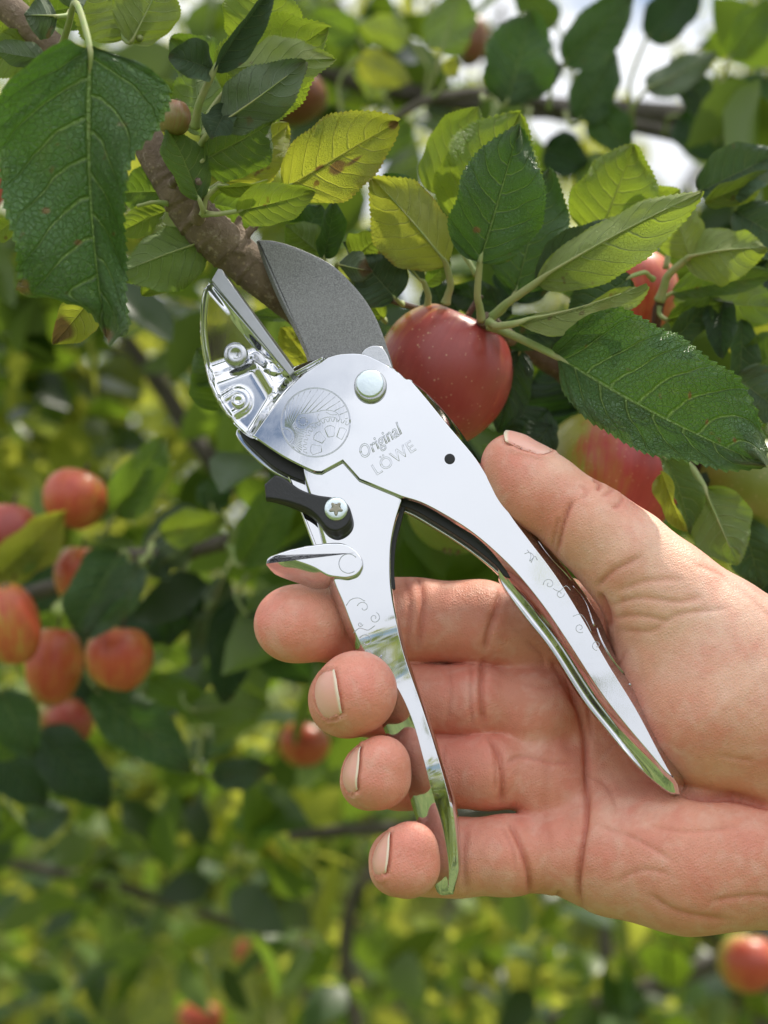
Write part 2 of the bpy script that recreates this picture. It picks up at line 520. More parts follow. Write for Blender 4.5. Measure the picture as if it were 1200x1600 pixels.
# colour variation of the skin: pinker at finger pads, palm edge and knuckle folds
pink = np.zeros(len(HV))
for cx, cy, r, a in ((420, 975, 70, .9), (560, 1085, 60, .8), (595, 1200, 55, .7), (640, 1335, 60, .8), (845, 790, 50, .9), (800, 735, 40, .3),
                     (800, 1330, 60, .4), (860, 1290, 60, .5), (730, 960, 60, .35), (700, 1080, 60, .5), (720, 1200, 60, .5), (1000, 1340, 70, .3),
                     (1110, 1390, 90, .45), (830, 1110, 60, .3), (1040, 1080, 90, .3), (820, 1390, 60, .4), (1190, 1300, 60, .4)):
    pink = np.maximum(pink, a * np.exp(-((HQ[:, 0] - cx) ** 2 + (HQ[:, 1] - cy) ** 2) / r ** 2))
pale = np.zeros(len(HV))  # paler skin on thumb and thenar: light from above painted into the colour
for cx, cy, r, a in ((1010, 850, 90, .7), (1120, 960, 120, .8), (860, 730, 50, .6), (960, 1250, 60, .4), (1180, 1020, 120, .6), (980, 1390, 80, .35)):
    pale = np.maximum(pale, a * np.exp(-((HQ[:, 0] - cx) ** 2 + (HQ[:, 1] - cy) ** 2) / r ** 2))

palm_shade = np.zeros(len(HV))  # redder, darker skin in palm hollow and fingers: shade painted into the colour
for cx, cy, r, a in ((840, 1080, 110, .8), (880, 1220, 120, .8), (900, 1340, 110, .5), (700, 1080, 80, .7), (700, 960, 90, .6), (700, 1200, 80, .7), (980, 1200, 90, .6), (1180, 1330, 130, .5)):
    palm_shade = np.maximum(palm_shade, a * np.exp(-((HQ[:, 0] - cx) ** 2 + (HQ[:, 1] - cy) ** 2) / r ** 2))
t = NT('skin')
apr = t.n('Attribute', attribute_name='palm_shade').outputs['Fac']
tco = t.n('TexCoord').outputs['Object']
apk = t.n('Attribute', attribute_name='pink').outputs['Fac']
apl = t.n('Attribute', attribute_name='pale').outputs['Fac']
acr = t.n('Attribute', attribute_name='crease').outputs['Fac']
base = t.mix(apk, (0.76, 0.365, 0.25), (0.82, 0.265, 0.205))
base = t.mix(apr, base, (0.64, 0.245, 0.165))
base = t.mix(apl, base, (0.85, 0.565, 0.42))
n1 = t.noise(tco, 55, 4, 0.6)
base = t.mix(t.ramp(n1, [(0.42, 0.0), (0.66, 0.75)]), base, (0.70, 0.225, 0.165))
n1b = t.noise(tco, 170, 4, 0.6, 0.5)
base = t.mix(t.ramp(n1b, [(0.46, 0.0), (0.72, 0.35)]), base, (0.84, 0.60, 0.48))
n2 = t.noise(tco, 420, 3, 0.6)
base = t.mix(t.ramp(n2, [(0.35, 0.0), (0.75, 0.22)]), base, (0.52, 0.22, 0.15))
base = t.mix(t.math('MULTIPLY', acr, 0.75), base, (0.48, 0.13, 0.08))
# fine skin relief: ridges and cells
mp = t.n('Mapping', {'Vector': tco, 'Scale': (1.0, 1.0, 1.0), 'Rotation': (0.3, 0.4, 0.2)}).outputs[0]
wv = t.n('TexWave', {'Vector': mp, 'Scale': 330.0, 'Distortion': 5.0, 'Detail': 2.0, 'Detail Scale': 0.25}, wave_type='BANDS', bands_direction='Z').outputs['Fac']
vo = t.n('TexVoronoi', {'Vector': tco, 'Scale': 1500.0}, feature='DISTANCE_TO_EDGE').outputs['Distance']
nw = t.noise(tco, 240, 4, 0.65, 1.2)
hgt = t.math('ADD', t.math('MULTIPLY', wv, 0.07), t.math('ADD', t.math('MULTIPLY', vo, 0.8), t.math('MULTIPLY', nw, 0.9)))
bmp = t.bump(hgt, 0.9, 0.00026)
p = t.n('BsdfPrincipled', {'Base Color': base, 'Roughness': 0.46, 'Subsurface Weight': 0.15, 'Subsurface Scale': 0.0016,
                           'Subsurface Radius': (1.0, 0.38, 0.2), 'Normal': bmp, 'Specular IOR Level': 0.42})
rg = t.ramp(t.noise(tco, 120, 3, 0.6), [(0.3, 0.40), (0.7, 0.56)])
t.t.links.new(rg, p.inputs['Roughness'])
skin_m = t.finish(p.outputs[0])
t = NT('nail')
tco = t.n('TexCoord').outputs['UV']
sx = t.n('SeparateXYZ', {'Vector': tco})
nb = t.ramp(sx.outputs['X'], [(0.0, (0.84, 0.50, 0.40)), (0.16, (0.84, 0.45, 0.36)), (0.90, (0.86, 0.42, 0.33)), (0.95, (0.84, 0.66, 0.50)), (1.0, (0.86, 0.76, 0.60))])
rd = t.n('TexWave', {'Vector': tco, 'Scale': 9.0, 'Distortion': 0.6, 'Detail': 2.0}, wave_type='BANDS', bands_direction='Y').outputs['Fac']
p = t.n('BsdfPrincipled', {'Base Color': nb, 'Roughness': 0.3, 'Subsurface Weight': 0.12, 'Subsurface Scale': 0.001, 'Normal': t.bump(rd, 0.12, 0.0001)})
nail_m = t.finish(p.outputs[0])

NAILS = []
def nail(c, axis, nrm, wid, length, over=0.9, lift=0.16):
    """c: world point near the nail's middle; axis towards the tip"""
    a = np.asarray(axis, float); a /= np.linalg.norm(a)
    n = np.asarray(nrm, float); n = n - (n @ a) * a; n /= np.linalg.norm(n); s = np.cross(n, a)
    nu, nv = 17, 15
    V = []; UV = []
    for i in range(nu):
        u = i / (nu - 1)
        for j in range(nv):
            w = (j / (nv - 1)) * 2 - 1
            back = (1 - math.sqrt(max(0, 1 - (w * 0.95) ** 2))) * 0.22
            uu = (u * (1 - back) + back - 0.5) if u < 0.5 else u - 0.5 - (abs(w) ** 2.4) * 0.24 * (u - 0.5) * 2
            wf = 0.88 + 0.12 * math.sin(u * math.pi)
            V.append(np.asarray(c) + a * uu * length + s * w * wid * 0.5 * wf); UV.append((u, (w + 1) / 2))
    V = np.array(V)
    Q = V + n * 0.008
    for _ in range(28):       # march on to the skin
        dd = samp(Q); Q = Q - n * np.clip(dd - lift * MM, -0.002, 0.002)[:, None] * 0.8
    wv_ = np.array(UV)[:, 1] * 2 - 1; uu_ = np.array(UV)[:, 0]
    # nail arch, edges dipping into the fold, free edge standing off the pad
    Q = Q - n * (np.abs(wv_) ** 6 * 0.30 * MM)[:, None] - n * (np.clip(0.10 - uu_, 0, 1) * 10 * 0.25 * MM)[:, None]
    k = np.clip((uu_ - 0.80) / 0.20, 0, 1)
    base_row = Q.reshape(nu, nv, 3)
    i0 = int(0.78 * (nu - 1))
    dirv = base_row[i0] - base_row[i0 - 3]; dirv /= np.linalg.norm(dirv, axis=1)[:, None]
    for i in range(i0 + 1, nu):
        ext = base_row[i0] + dirv * (i - i0) / (nu - 1) * length
        base_row[i] = base_row[i] * 0.35 + ext * 0.65
    top = base_row.reshape(-1, 3)
    bot = top - n * 0.16 * MM
    F = []
    N = nu * nv
    for i in range(nu - 1):
        for j in range(nv - 1):
            q = (i * nv + j, i * nv + j + 1, (i + 1) * nv + j + 1, (i + 1) * nv + j)
            F.append(q); F.append(tuple(x + N for x in q[::-1]))
    for j in range(nv - 1):
        i = (nu - 1) * nv
        F.append((i + j, i + j + 1, i + j + 1 + N, i + j + N))
    for i in range(nu - 1):
        for j in (0, nv - 1):
            a_, b_ = i * nv + j, (i + 1) * nv + j
            F.append((a_, b_, b_ + N, a_ + N))
    brd = np.vstack([base_row[:int(nu * .8), 0][::-1], base_row[0, 1:-1], base_row[:int(nu * .8), -1]])
    NAILS.append((brd, top, mesh_obj('fingernail', np.vstack([top, bot]), F, nail_m, None, uv=np.array(UV + UV))))
YS = np.cross(SN, [1, 0, 0]); YS = YS / np.linalg.norm(YS)
if YS[2] < 0: YS = -YS
XS = np.array([1.0, 0, 0])
# middle, ring, little finger: nail on the far-left side of the tip, free edge to the right
nail(S(519, 1087, 5), XS * 0.62 + SN * 0.78 + YS * 0.18, -XS * 0.84 + SN * 0.54, 12.0 * MM, 10 * MM)
nail(S(553, 1203, 2), XS * 0.40 + SN * 0.92 + YS * 0.10, -XS * 0.94 + SN * 0.34, 11.6 * MM, 9.5 * MM)
nail(S(602, 1334, 2), XS * 0.42 + SN * 0.90 + YS * 0.16, -XS * 0.94 + SN * 0.34, 10.6 * MM, 9.0 * MM)
# thumb: nail on the upper edge, seen almost from the side
ta = S(782, 690, 0) - S(850, 742, 0)
nail(S(815, 704, 2), ta, YS * 0.80 + XS * 0.35 + SN * 0.55, 11.5 * MM, 12.5 * MM, lift=0.4)

# the skin swells a little round each nail and gives way under it
for brd, top, no in NAILS:
    m = np.nonzero(np.linalg.norm(HV - brd.mean(0), axis=1) < 0.014)[0]
    D = np.linalg.norm(HV[m][:, None] - catmull(brd, 3)[None], axis=2).min(1)
    E = np.linalg.norm(HV[m][:, None] - top[None], axis=2).min(1)
    # outside the nail: distance to the border smaller than to inner points
    sw = 0.48 * np.exp(-((D - 0.75 * MM) / (0.75 * MM)) ** 2) * (E > 0.45 * MM) - 0.45 * np.exp(-(E / (0.8 * MM)) ** 4) * (D > 0.6 * MM)
    HV[m] += HN[m] * (sw * MM)[:, None]
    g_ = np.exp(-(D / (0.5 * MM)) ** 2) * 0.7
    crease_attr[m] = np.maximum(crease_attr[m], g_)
hand = mesh_obj('person', HV, HF, skin_m, attrs={'pink': pink, 'pale': pale, 'crease': crease_attr, 'palm_shade': palm_shade})
tag(hand, 'bare right hand, palm towards the camera, squeezing the chrome secateurs with thumb on top', 'hand')


for _, _, no in NAILS: no.parent = hand
# ------------------------------------------------------------------ the secateurs
def chrome_mat(name, scratch=0.02):
    t = NT(name)
    o = t.n('TexCoord').outputs['Object']
    n1 = t.noise(o, 30, 2, 0.5)
    st = t.n('Mapping', {'Vector': o, 'Scale': (1.0, 1.0, 0.12), 'Rotation': (0, 0.6, 0)}).outputs[0]
    n2 = t.noise(st, 2600, 2, 0.7)
    b1 = t.bump(n1, 0.10, 0.002)
    b2 = t.bump(n2, scratch, 0.0001, b1)
    sm = t.ramp(t.noise(o, 95, 5, 0.65), [(0.45, 0.035), (0.75, 0.13)])
    p = t.n('BsdfPrincipled', {'Base Color': (0.69, 0.70, 0.72, 1), 'Metallic': 1.0, 'Roughness': sm, 'Normal': b2})
    return t.finish(p.outputs[0])
M_chrome = chrome_mat('chrome', 0.012)
M_black_in = metal('black_inside', (0.012, 0.012, 0.013), 0.55, 0.3, 900, 0.1, 0.0)
def blade_material():
    t = NT('coated_steel')
    o = t.n('TexCoord').outputs['Object']
    g = t.n('TexNoise', {'Vector': o, 'Scale': 2800.0, 'Detail': 2.0, 'Roughness': 0.7}).outputs['Fac']
    big = t.noise(o, 60, 3, 0.5)
    c = t.mix(t.ramp(g, [(0.35, 0.0), (0.65, 1.0)]), (0.11, 0.11, 0.108), (0.25, 0.25, 0.245))
    c = t.mix(t.ramp(big, [(0.3, 0.0), (0.7, 0.35)]), c, (0.28, 0.28, 0.27))
    p = t.n('BsdfPrincipled', {'Base Color': c, 'Metallic': 0.6, 'Roughness': 0.43, 'Normal': t.bump(g, 0.5, 0.00012)})
    return t.finish(p.outputs[0])
M_blade = blade_material()
M_steel = metal('brushed_steel', (0.50, 0.51, 0.52), 0.26, 0.35, 500, 0.15)
M_anvil = metal('dull_steel', (0.36, 0.37, 0.37), 0.38, 0.5, 300, 0.2)
M_zinc = metal('zinc', (0.72, 0.80, 0.82), 0.30, 0.5, 350, 0.15)
M_plastic = metal('black_plastic', (0.018, 0.018, 0.020), 0.42, 0.4, 1500, 0.1, 0.0)

def wn(o):
    m = o.modifiers.new('wn', 'WEIGHTED_NORMAL'); m.keep_sharp = True; m.weight = 80
    return o

def inset(loop, d):
    """move a closed pixel loop inwards by d px (needs orientation sign)"""
    p = np.asarray(loop, float)
    a = np.roll(p, 1, 0); b = np.roll(p, -1, 0)
    e1 = p - a; e2 = b - p
    e1 /= np.linalg.norm(e1, axis=1)[:, None] + 1e-9; e2 /= np.linalg.norm(e2, axis=1)[:, None] + 1e-9
    n1 = np.stack([-e1[:, 1], e1[:, 0]], 1); n2 = np.stack([-e2[:, 1], e2[:, 0]], 1)
    n = n1 + n2; n /= np.linalg.norm(n, axis=1)[:, None] + 1e-9
    k = 1 / np.clip((n * n1).sum(1), 0.6, 1)
    area = 0.5 * np.sum(p[:, 0] * np.roll(p[:, 1], -1) - np.roll(p[:, 0], -1) * p[:, 1])
    return p + n * (k * d * np.sign(area))[:, None]

def rings_mesh(rings, name, mat, parent, close_back=True, tri=False):
    """rings: list of (loop_px, h or per-vertex h). The first ring is capped as the front face."""
    V = []; n = len(rings[0][0])
    for lp, h in rings:
        hh = np.broadcast_to(np.asarray(h, float), (n,))
        V += [S(x, y, z) for (x, y), z in zip(lp, hh)]
    F = [tuple(range(n))]
    for r in range(len(rings) - 1):
        for i in range(n):
            j = (i + 1) % n
            F.append((r * n + i, (r + 1) * n + i, (r + 1) * n + j, r * n + j))
    if close_back:
        F.append(tuple((len(rings) - 1) * n + i for i in range(n))[::-1])
    V = np.array(V)
    me = bpy.data.meshes.new(name)
    me.from_pydata([tuple(map(float, v)) for v in V], [], F); me.update()
    import bmesh
    bm = bmesh.new(); bm.from_mesh(me)
    bmesh.ops.recalc_face_normals(bm, faces=bm.faces)
    if tri:
        bm.faces.ensure_lookup_table(); bmesh.ops.triangulate(bm, faces=[bm.faces[0]], ngon_method='BEAUTY')
    bm.to_mesh(me); bm.free()
    me.polygons.foreach_set('use_smooth', np.ones(len(me.polygons), dtype=bool))
    me.materials.append(mat)
    o = bpy.data.objects.new(name, me); COL.objects.link(o); o.parent = parent
    return wn(o)

def slab(name, pts, corner, h0, h1, mat, parent, r=1.6, n=6):
    """plate with rolled edges. h0 front, h1 back, r edge radius in px"""
    lp = loop_cr(pts, corner, n)
    rm = r * 0.16
    rings = [(inset(lp, r), h0), (inset(lp, r * 0.55), h0 - rm * 0.10), (inset(lp, r * 0.18), h0 - rm * 0.38), (lp, h0 - rm), (lp, h1 + rm * 0.5), (inset(lp, r * 0.5), h1)]
    return rings_mesh(rings, name, mat, parent)

def solid(pts_w, sides=8): pass

def disc(name, px, py, rpx, h0, h1, mat, parent, dome=0.0, dent=0.0, seg=40, bev=1.5):
    prof = []
    if dent: prof += [(0.001, h0 - dent), (0.28, h0 - dent * 0.9), (0.42, h0 - dent * 0.2), (0.5, h0)]
    else: prof += [(0.001, h0 + dome), (0.45, h0 + dome * 0.8)]
    prof += [(1 - bev * 1.5 / rpx, h0), (1 - bev * 0.5 / rpx, h0 - bev * 0.16 * 0.35), (1.0, h0 - bev * 0.16), (1.0, h1)]
    V = []; F = []
    for rr, h in prof:
        for k in range(seg):
            a = 2 * math.pi * k / seg
            V.append(S(px + rr * rpx * math.cos(a), py + rr * rpx * math.sin(a), h))
    for i in range(len(prof) - 1):
        for k in range(seg):
            k2 = (k + 1) % seg
            F.append((i * seg + k, i * seg + k2, (i + 1) * seg + k2, (i + 1) * seg + k)[::-1])
    F.append(tuple(range(seg)))
    return wn(mesh_obj(name, V, F, mat, parent))

shears = empty('secateurs')
tag(shears, 'chrome plated anvil secateurs with dark blade, gripped in the hand and biting the branch', 'secateurs')

# ---- main plate running into the right-hand handle. columns: front edge, valley, lip (silhouette), each with height
FR = [  # fx, fy, corner, mx, my, mh, lx, ly, lh, kh   (None: plain turned-down edge)
    (513, 563, 1), (533, 558, 0), (566, 558, 0), (593, 569, 0), (617, 583, 0), (632, 596, 0), (641, 598, 1)]
RH = [(664, 625, 669, 622, 1.2, 673, 618, -0.5), (700, 669, 707, 665, 0.6, 713, 661, -2), (744, 722, 748, 720, 0.0, 752, 718, -3), (775, 772, 782, 768, -0.6, 786, 766, -4),
      (800, 812, 808, 808, -1.0, 814, 806, -4.5), (825, 846, 837, 840, -1.8, 848, 836, -6), (867, 902, 880, 895, -2.2, 893, 888, -6.5), (908, 968, 922, 962, -2.4, 938, 953, -7),
      (950, 1042, 960, 1037, -1.6, 972, 1030, -6.5), (992, 1110, 1003, 1102, -1.6, 1018, 1090, -6.5), (1029, 1180, 1043, 1173, -1.6, 1062, 1164, -6.5), (1044, 1207, 1060, 1212, -0.2, 1074, 1222, -4.5)]
TIP = (1050, 1216, 1058, 1226, 0.5, 1064, 1242, -1.5)
LH = [(1037, 1207, 1038, 1218, 0.4, 1042, 1236, -0.8), (1014, 1180, 1004, 1186, -1.0, 996, 1196, -1.0), (971, 1129, 958, 1133, -2.6, 948, 1138, -1.2), (933, 1079, 920, 1084, -3.0, 910, 1090, -1.2),
      (883, 1002, 871, 1008, -3.0, 861, 1013, -1.2), (846, 948, 832, 955, -3.0, 820, 961, -1.4), (809, 902, 795, 906, -2.4, 784, 909, -2.0), (781, 873, 778, 877, -0.3, 776, 880, -1.5),
      (747, 843, 746, 845, 1.2, 745, 846, 0.2), (713, 819, 712, 820, 2.0, 711, 821, 1.2)]
PL = [(663, 791, 0), (627, 779, 1), (562, 752, 1), (536, 723, 1), (503, 741, 1), (487, 738, 0), (443, 716, 0), (397, 685, 1), (413, 662, 0), (440, 626, 0), (470, 594, 0), (494, 577, 0)]
H0 = 3.0
f_pts, f_c, m_pts, l_pts, mh, lh = [], [], [], [], [], []
for e in FR: f_pts.append(e[:2]); f_c.append(e[2]); m_pts.append(None); l_pts.append(None); mh.append(H0 - .5); lh.append(H0 - 1.2)
for e in RH: f_pts.append(e[:2]); f_c.append(0); m_pts.append(e[2:4]); l_pts.append(e[5:7]); mh.append(e[4]); lh.append(e[7])
e = TIP; f_pts.append(e[:2]); f_c.append(1); m_pts.append(e[2:4]); l_pts.append(e[5:7]); mh.append(e[4]); lh.append(e[7])
for e in LH: f_pts.append(e[:2]); f_c.append(0); m_pts.append(e[2:4]); l_pts.append(e[5:7]); mh.append(e[4]); lh.append(e[7])
for e in PL: f_pts.append(e[:2]); f_c.append(e[2]); m_pts.append(None); l_pts.append(None); mh.append(H0 - .5); lh.append(H0 - 1.2)
f_pts = np.array(f_pts, float)
off1 = inset(f_pts, -1.0); off2 = inset(f_pts, -1.4)
# the left-top edge slopes down into the jaw recess
slope = {39: 9, 40: 10, 41: 10, 0: 0}
m_arr = np.array([m if m is not None else off1[i] for i, m in enumerate(m_pts)], float)
l_arr = np.array([l if l is not None else off2[i] for i, l in enumerate(l_pts)], float)
nF = len(f_pts)
SUB = 7
def dens(a): return loop_cr(a, f_c, SUB)
def dens1(h): return loop_cr(np.stack([np.asarray(h, float), np.zeros(len(h))], 1), f_c, SUB)[:, 0]
Fl, Ml, Ll = dens(f_pts), dens(m_arr), dens(l_arr)
mhd, lhd = dens1(mh), dens1(lh)
kh = np.where(lhd < 1.0, lhd - 4.0, 0.9); kh = np.minimum(kh, lhd - 0.3)
R0 = inset(Fl, 1.5); R1 = inset(Fl, 0.8); R2 = inset(Fl, 0.2)
Kl = inset(Ll, 0.6); K2 = inset(Ll, 2.5)
q1 = Fl + (Ml - Fl) * 0.12; q1h = H0 - 0.30 + (mhd - (H0 - 0.30)) * 0.14
q2 = Ml + (Ll - Ml) * 0.85; q2h = mhd + (lhd - mhd) * 0.80
upper = rings_mesh([(R0, H0), (R1, H0 - 0.03), (R2, H0 - 0.16), (q1, q1h - 0.04), (Ml, mhd), (q2, q2h), (Ll, lhd - 0.15), (Kl, kh)], 'handle', M_chrome, shears, True)
upper['label'] = 'upper handle with embossed plate, resting against the thumb'

# ---- black inner body and rear plate
body = [(445, 640), (513, 570), (560, 566), (630, 600), (700, 690), (760, 780), (785, 850), (806, 898), (790, 900), (772, 880), (731, 848), (681, 816), (636, 792), (600, 790), (500, 760), (443, 738), (408, 712), (374, 674), (400, 655)]
slab('inner_body', body, [0] * len(body), -0.6, -4.0, M_black_in, shears, 1.5, 5)
bodyb = [(440, 640), (512, 566), (560, 562), (634, 597), (704, 684), (764, 776), (790, 848), (810, 900), (792, 904), (771, 885), (729, 853), (679, 821), (633, 796), (600, 795), (500, 765), (443, 742), (402, 716), (366, 672), (396, 650)]
slab('rear_plate', bodyb, [0] * len(bodyb), -4.2, -6.2, M_chrome, shears, 2.0, 5)
# rear tube of the left handle, visible as a strip along its left side
rear = [(440, 718), (462, 728), (482, 760), (497, 805), (513, 853), (515, 880), (516, 898), (512, 902), (508, 896), (503, 885), (488, 850), (466, 790), (450, 745)]
slab('rear_plate', rear, [1] + [0] * 11 + [0], -3.0, -6.0, M_chrome, shears, 3.0, 5)

# ---- left-hand handle
LB = [  # fx, fy, corner, lx, ly, lh
    (480, 700, 1, 479, 699, 0.2), (600, 725, 1, 601, 724, 0.2), (628, 782, 1, 630, 783, 0.0), (618, 813, 0, 621, 814, -0.6), (611, 847, 0, 614, 848, -0.8), (609, 887, 0, 612, 887, -1),
    (611, 925, 0, 615, 925, -1), (621, 980, 0, 626, 979, -1), (634, 1030, 0, 639, 1029, -1), (660, 1105, 0, 665, 1103, -1), (684, 1180, 0, 690, 1178, -1), (702, 1247, 0, 711, 1246, -0.9),
    (708, 1300, 0, 720, 1299, -0.9), (709, 1350, 0, 722, 1352, -0.9), (701, 1392, 1, 710, 1400, -1.2), (700, 1345, 0, 684, 1395, -3), (690, 1290, 0, 669, 1330, -5), (676, 1244, 0, 648, 1270, -6),
    (661, 1187, 0, 628, 1205, -6.5), (645, 1130, 0, 601, 1140, -6.5), (624, 1082, 0, 584, 1092, -6), (600, 1050, 0, 570, 1058, -5.5), (572, 1022, 0, 556, 1020, -5), (553, 986, 0, 541, 988, -4.5),
    (537, 945, 0, 525, 945, -4), (521, 905, 0, 510, 905, -3.5), (511, 855, 0, 504, 856, -2), (493, 795, 0, 490, 796, -0.8), (475, 737, 0, 473, 737, -0.3)]
lf = np.array([e[:2] for e in LB], float); lc = [e[2] for e in LB]; ll = np.array([e[3:5] for e in LB], float); lhh = [e[5] for e in LB]
L0 = 1.1
Fl = loop_cr(lf, lc, SUB); Ll = loop_cr(ll, lc, SUB); lhd = loop_cr(np.stack([lhh, np.zeros(len(lhh))], 1), lc, SUB)[:, 0]
far = np.linalg.norm(Ll - Fl, axis=1)
R0 = inset(Fl, 1.5); R1 = inset(Fl, 0.8); R2 = inset(Fl, 0.2)
q1 = Fl + (Ll - Fl) * 0.3; q1h = L0 - 0.28 + (lhd - L0 + 0.28) * 0.16
q2 = Fl + (Ll - Fl) * 0.72; q2h = L0 - 0.28 + (lhd - L0 + 0.28) * 0.52
def bend(lp):
    y = lp[:, 1] + 0.35 * (lp[:, 0] - 620)
    d = np.interp(y, [900, 965, 985, 1050, 1075, 1215, 1245, 1400, 1450], [0, 0, 0.15, 1.35, 1.5, 1.2, 1.5, 5.2, 6.6])
    k_ = np.ones(5) / 5
    return -np.convolve(np.r_[d[-2:], d, d[:2]], k_, 'same')[2:-2]
bb = bend(Fl)
lower = rings_mesh([(R0, L0 + bb), (R1, L0 - 0.03 + bb), (R2, L0 - 0.15 + bb), (q1, q1h + bb), (q2, q2h + bb), (Ll, lhd + bb), (inset(Ll, 0.8), lhd - 2.5 + bb), (inset(Ll, 2.0), lhd - 4 + bb)], 'handle', M_chrome, shears, True, tri=True)
lower['label'] = 'lower handle with scroll ornament, under the fingertips'
edge = [(560, 752), (634, 788), (627, 815), (619, 848), (616, 888), (618, 918), (606, 918), (596, 850), (590, 790)]
slab('inner_body', edge, [1, 1, 0, 0, 0, 1, 0, 0, 0], -0.9, -3.8, M_black_in, shears, 1.0, 5)

# ---- chrome jaw that carries the anvil: pressed sheet built as a height grid
jo = [(329, 444), (320, 466), (315, 507), (318, 548), (328, 592), (344, 628), (367, 660), (392, 683), (402, 690), (418, 664), (443, 628), (472, 598), (502, 577), (516, 563), (505, 565), (490, 576), (474, 584),
      (462, 588), (452, 585), (430, 560), (400, 525), (365, 483), (340, 452)]
jc = [1, 0, 0, 0, 0, 0, 0, 0, 1, 0, 0, 0, 0, 1, 0, 0, 0, 0, 1, 0, 0, 0, 0]
jl = loop_cr(jo, jc, 6)
def inside(Q, L):
    r = np.zeros(len(Q), bool); j = len(L) - 1
    for i in range(len(L)):
        c = ((L[i, 1] > Q[:, 1]) != (L[j, 1] > Q[:, 1])) & (Q[:, 0] < (L[j, 0] - L[i, 0]) * (Q[:, 1] - L[i, 1]) / (L[j, 1] - L[i, 1] + 1e-12) + L[i, 0])
        r ^= c; j = i
    return r
def ldist(Q, L, closed=True):
    best = np.full(len(Q), 1e9)
    for i in range(len(L) if closed else len(L) - 1):
        a, b = L[i], L[(i + 1) % len(L)]; ab = b - a
        t_ = np.clip(((Q - a) @ ab) / (ab @ ab + 1e-9), 0, 1)
        best = np.minimum(best, np.linalg.norm(Q - a - t_[:, None] * ab, axis=1))
    return best
def sstep(a, b, x):
    t_ = np.clip((x - a) / (b - a), 0, 1); return t_ * t_ * (3 - 2 * t_)
def jaw_height(Q):
    ridge = catmull([(395, 700), (405, 687), (420, 664), (443, 628), (472, 598), (502, 577), (520, 562)], 6)
    dr = ldist(Q, ridge, False)
    h = -0.3 + 3.1 * (1 - sstep(0, 26, dr))                       # climbs to the main plate
    edge_ = ldist(Q, catmull([(329, 444), (320, 466), (315, 507), (318, 548), (328, 592), (344, 628), (367, 660), (400, 690)], 6), False)
    h += 0.9 * np.exp(-(edge_ / 3.0) ** 2) * sstep(4, 20, dr)                              # rolled rim on the outer side
    ae = ldist(Q, np.array([(329, 444.), (454, 588.)]), False)
    h += 0.7 * np.exp(-(ae / 4.0) ** 2) * sstep(10, 30, dr)
    yy = Q[:, 1] + 0.35 * (Q[:, 0] - 360)
    h += (-2.9 * (1 - sstep(0, 44, yy - 552)) * (yy > 552) + (yy <= 552) * (-2.9 + 0.30 * 0.16 * (552 - yy))) * sstep(1, 12, ae)      # the upper half leans towards the ground
    rib = ldist(Q, catmull([(396, 560), (412, 585), (428, 612), (437, 636)], 6), False)
    h += 1.1 * np.exp(-(rib / 8) ** 2) * sstep(10, 30, dr)                                  # raised rib
    u = ldist(Q, np.array([(348, 641.), (372, 626.)]), False)
    h += 0.9 * (1 - sstep(17, 24, u)) - 0.25 * (1 - sstep(8, 11, u))     # raised tongue round the lower rivet
    return h
le = catmull([(328, 444), (320, 466), (315, 507), (318, 548), (328, 592), (344, 628), (367, 660), (386, 679), (404, 692)], 8)
re_ = loop_cr([(334, 444), (365, 482), (400, 523), (430, 558), (453, 586), (464, 586), (482, 578), (499, 569), (514, 563), (497, 579), (472, 601), (446, 630), (424, 662), (406, 692), (406, 693)], [1, 0, 0, 0, 1, 0, 0, 0, 1, 0, 0, 0, 0, 1, 1], 8)[:-16]
def resamp(L, n):
    d = np.r_[0, np.cumsum(np.linalg.norm(np.diff(L, axis=0), axis=1))]; s_ = np.linspace(0, d[-1], n)
    return np.stack([np.interp(s_, d, L[:, 0]), np.interp(s_, d, L[:, 1])], 1)
NR, NC = 110, 84
le = resamp(le, NR); re_ = resamp(re_, NR)
w_ = np.linspace(0, 1, NC)[None, :, None]
GJ = le[:, None] * (1 - w_) + re_[:, None] * w_
jh = jaw_height(GJ.reshape(-1, 2))
Vj = [S(x, y, h) for (x, y), h in zip(GJ.reshape(-1, 2), jh)]
Fj = [(i * NC + j, i * NC + j + 1, (i + 1) * NC + j + 1, (i + 1) * NC + j) for i in range(NR - 1) for j in range(NC - 1)]
jaw = mesh_obj('jaw', Vj, Fj, M_chrome, shears)
if jaw.data.polygons[len(jaw.data.polygons) // 2].normal.y > 0: jaw.data.flip_normals()
md = jaw.modifiers.new('thick', 'SOLIDIFY'); md.thickness = 0.0009; md.offset = -1
back_jaw = [(333, 446), (318, 500), (320, 550), (332, 596), (350, 632), (380, 668), (402, 690), (450, 640), (500, 580), (452, 588), (400, 530)]
slab('jaw', back_jaw, [1, 0, 0, 0, 0, 0, 1, 0, 1, 1, 0], -3.6, -6.0, M_chrome, shears, 2.0, 5)
# anvil bar: a front face and a bevelled right face
A = [(333, 441, 1.6), (343, 421, 1.4), (347, 422, 1.6), (463, 583, 1.6), (457, 590, 1.6)]
def prism(name, front, back, mat, parent, bev=0.25):
    n = len(front); V = [S(*p_) for p_ in front] + [S(*p_) for p_ in back]
    F = [tuple(range(n))[::-1], tuple(range(n, 2 * n))] + [(i, (i + 1) % n, n + (i + 1) % n, n + i) for i in range(n)]
    o = mesh_obj(name, V, F, mat, parent, smooth=True)
    import bmesh
    bm = bmesh.new(); bm.from_mesh(o.data); bmesh.ops.recalc_face_normals(bm, faces=bm.faces); bm.to_mesh(o.data); bm.free()
    o.data.polygons.foreach_set('use_smooth', np.ones(len(o.data.polygons), dtype=bool))
    b = o.modifiers.new('bevel', 'BEVEL'); b.width = bev * MM; b.segments = 3; b.limit_method = 'ANGLE'; b.harden_normals = True
    return o
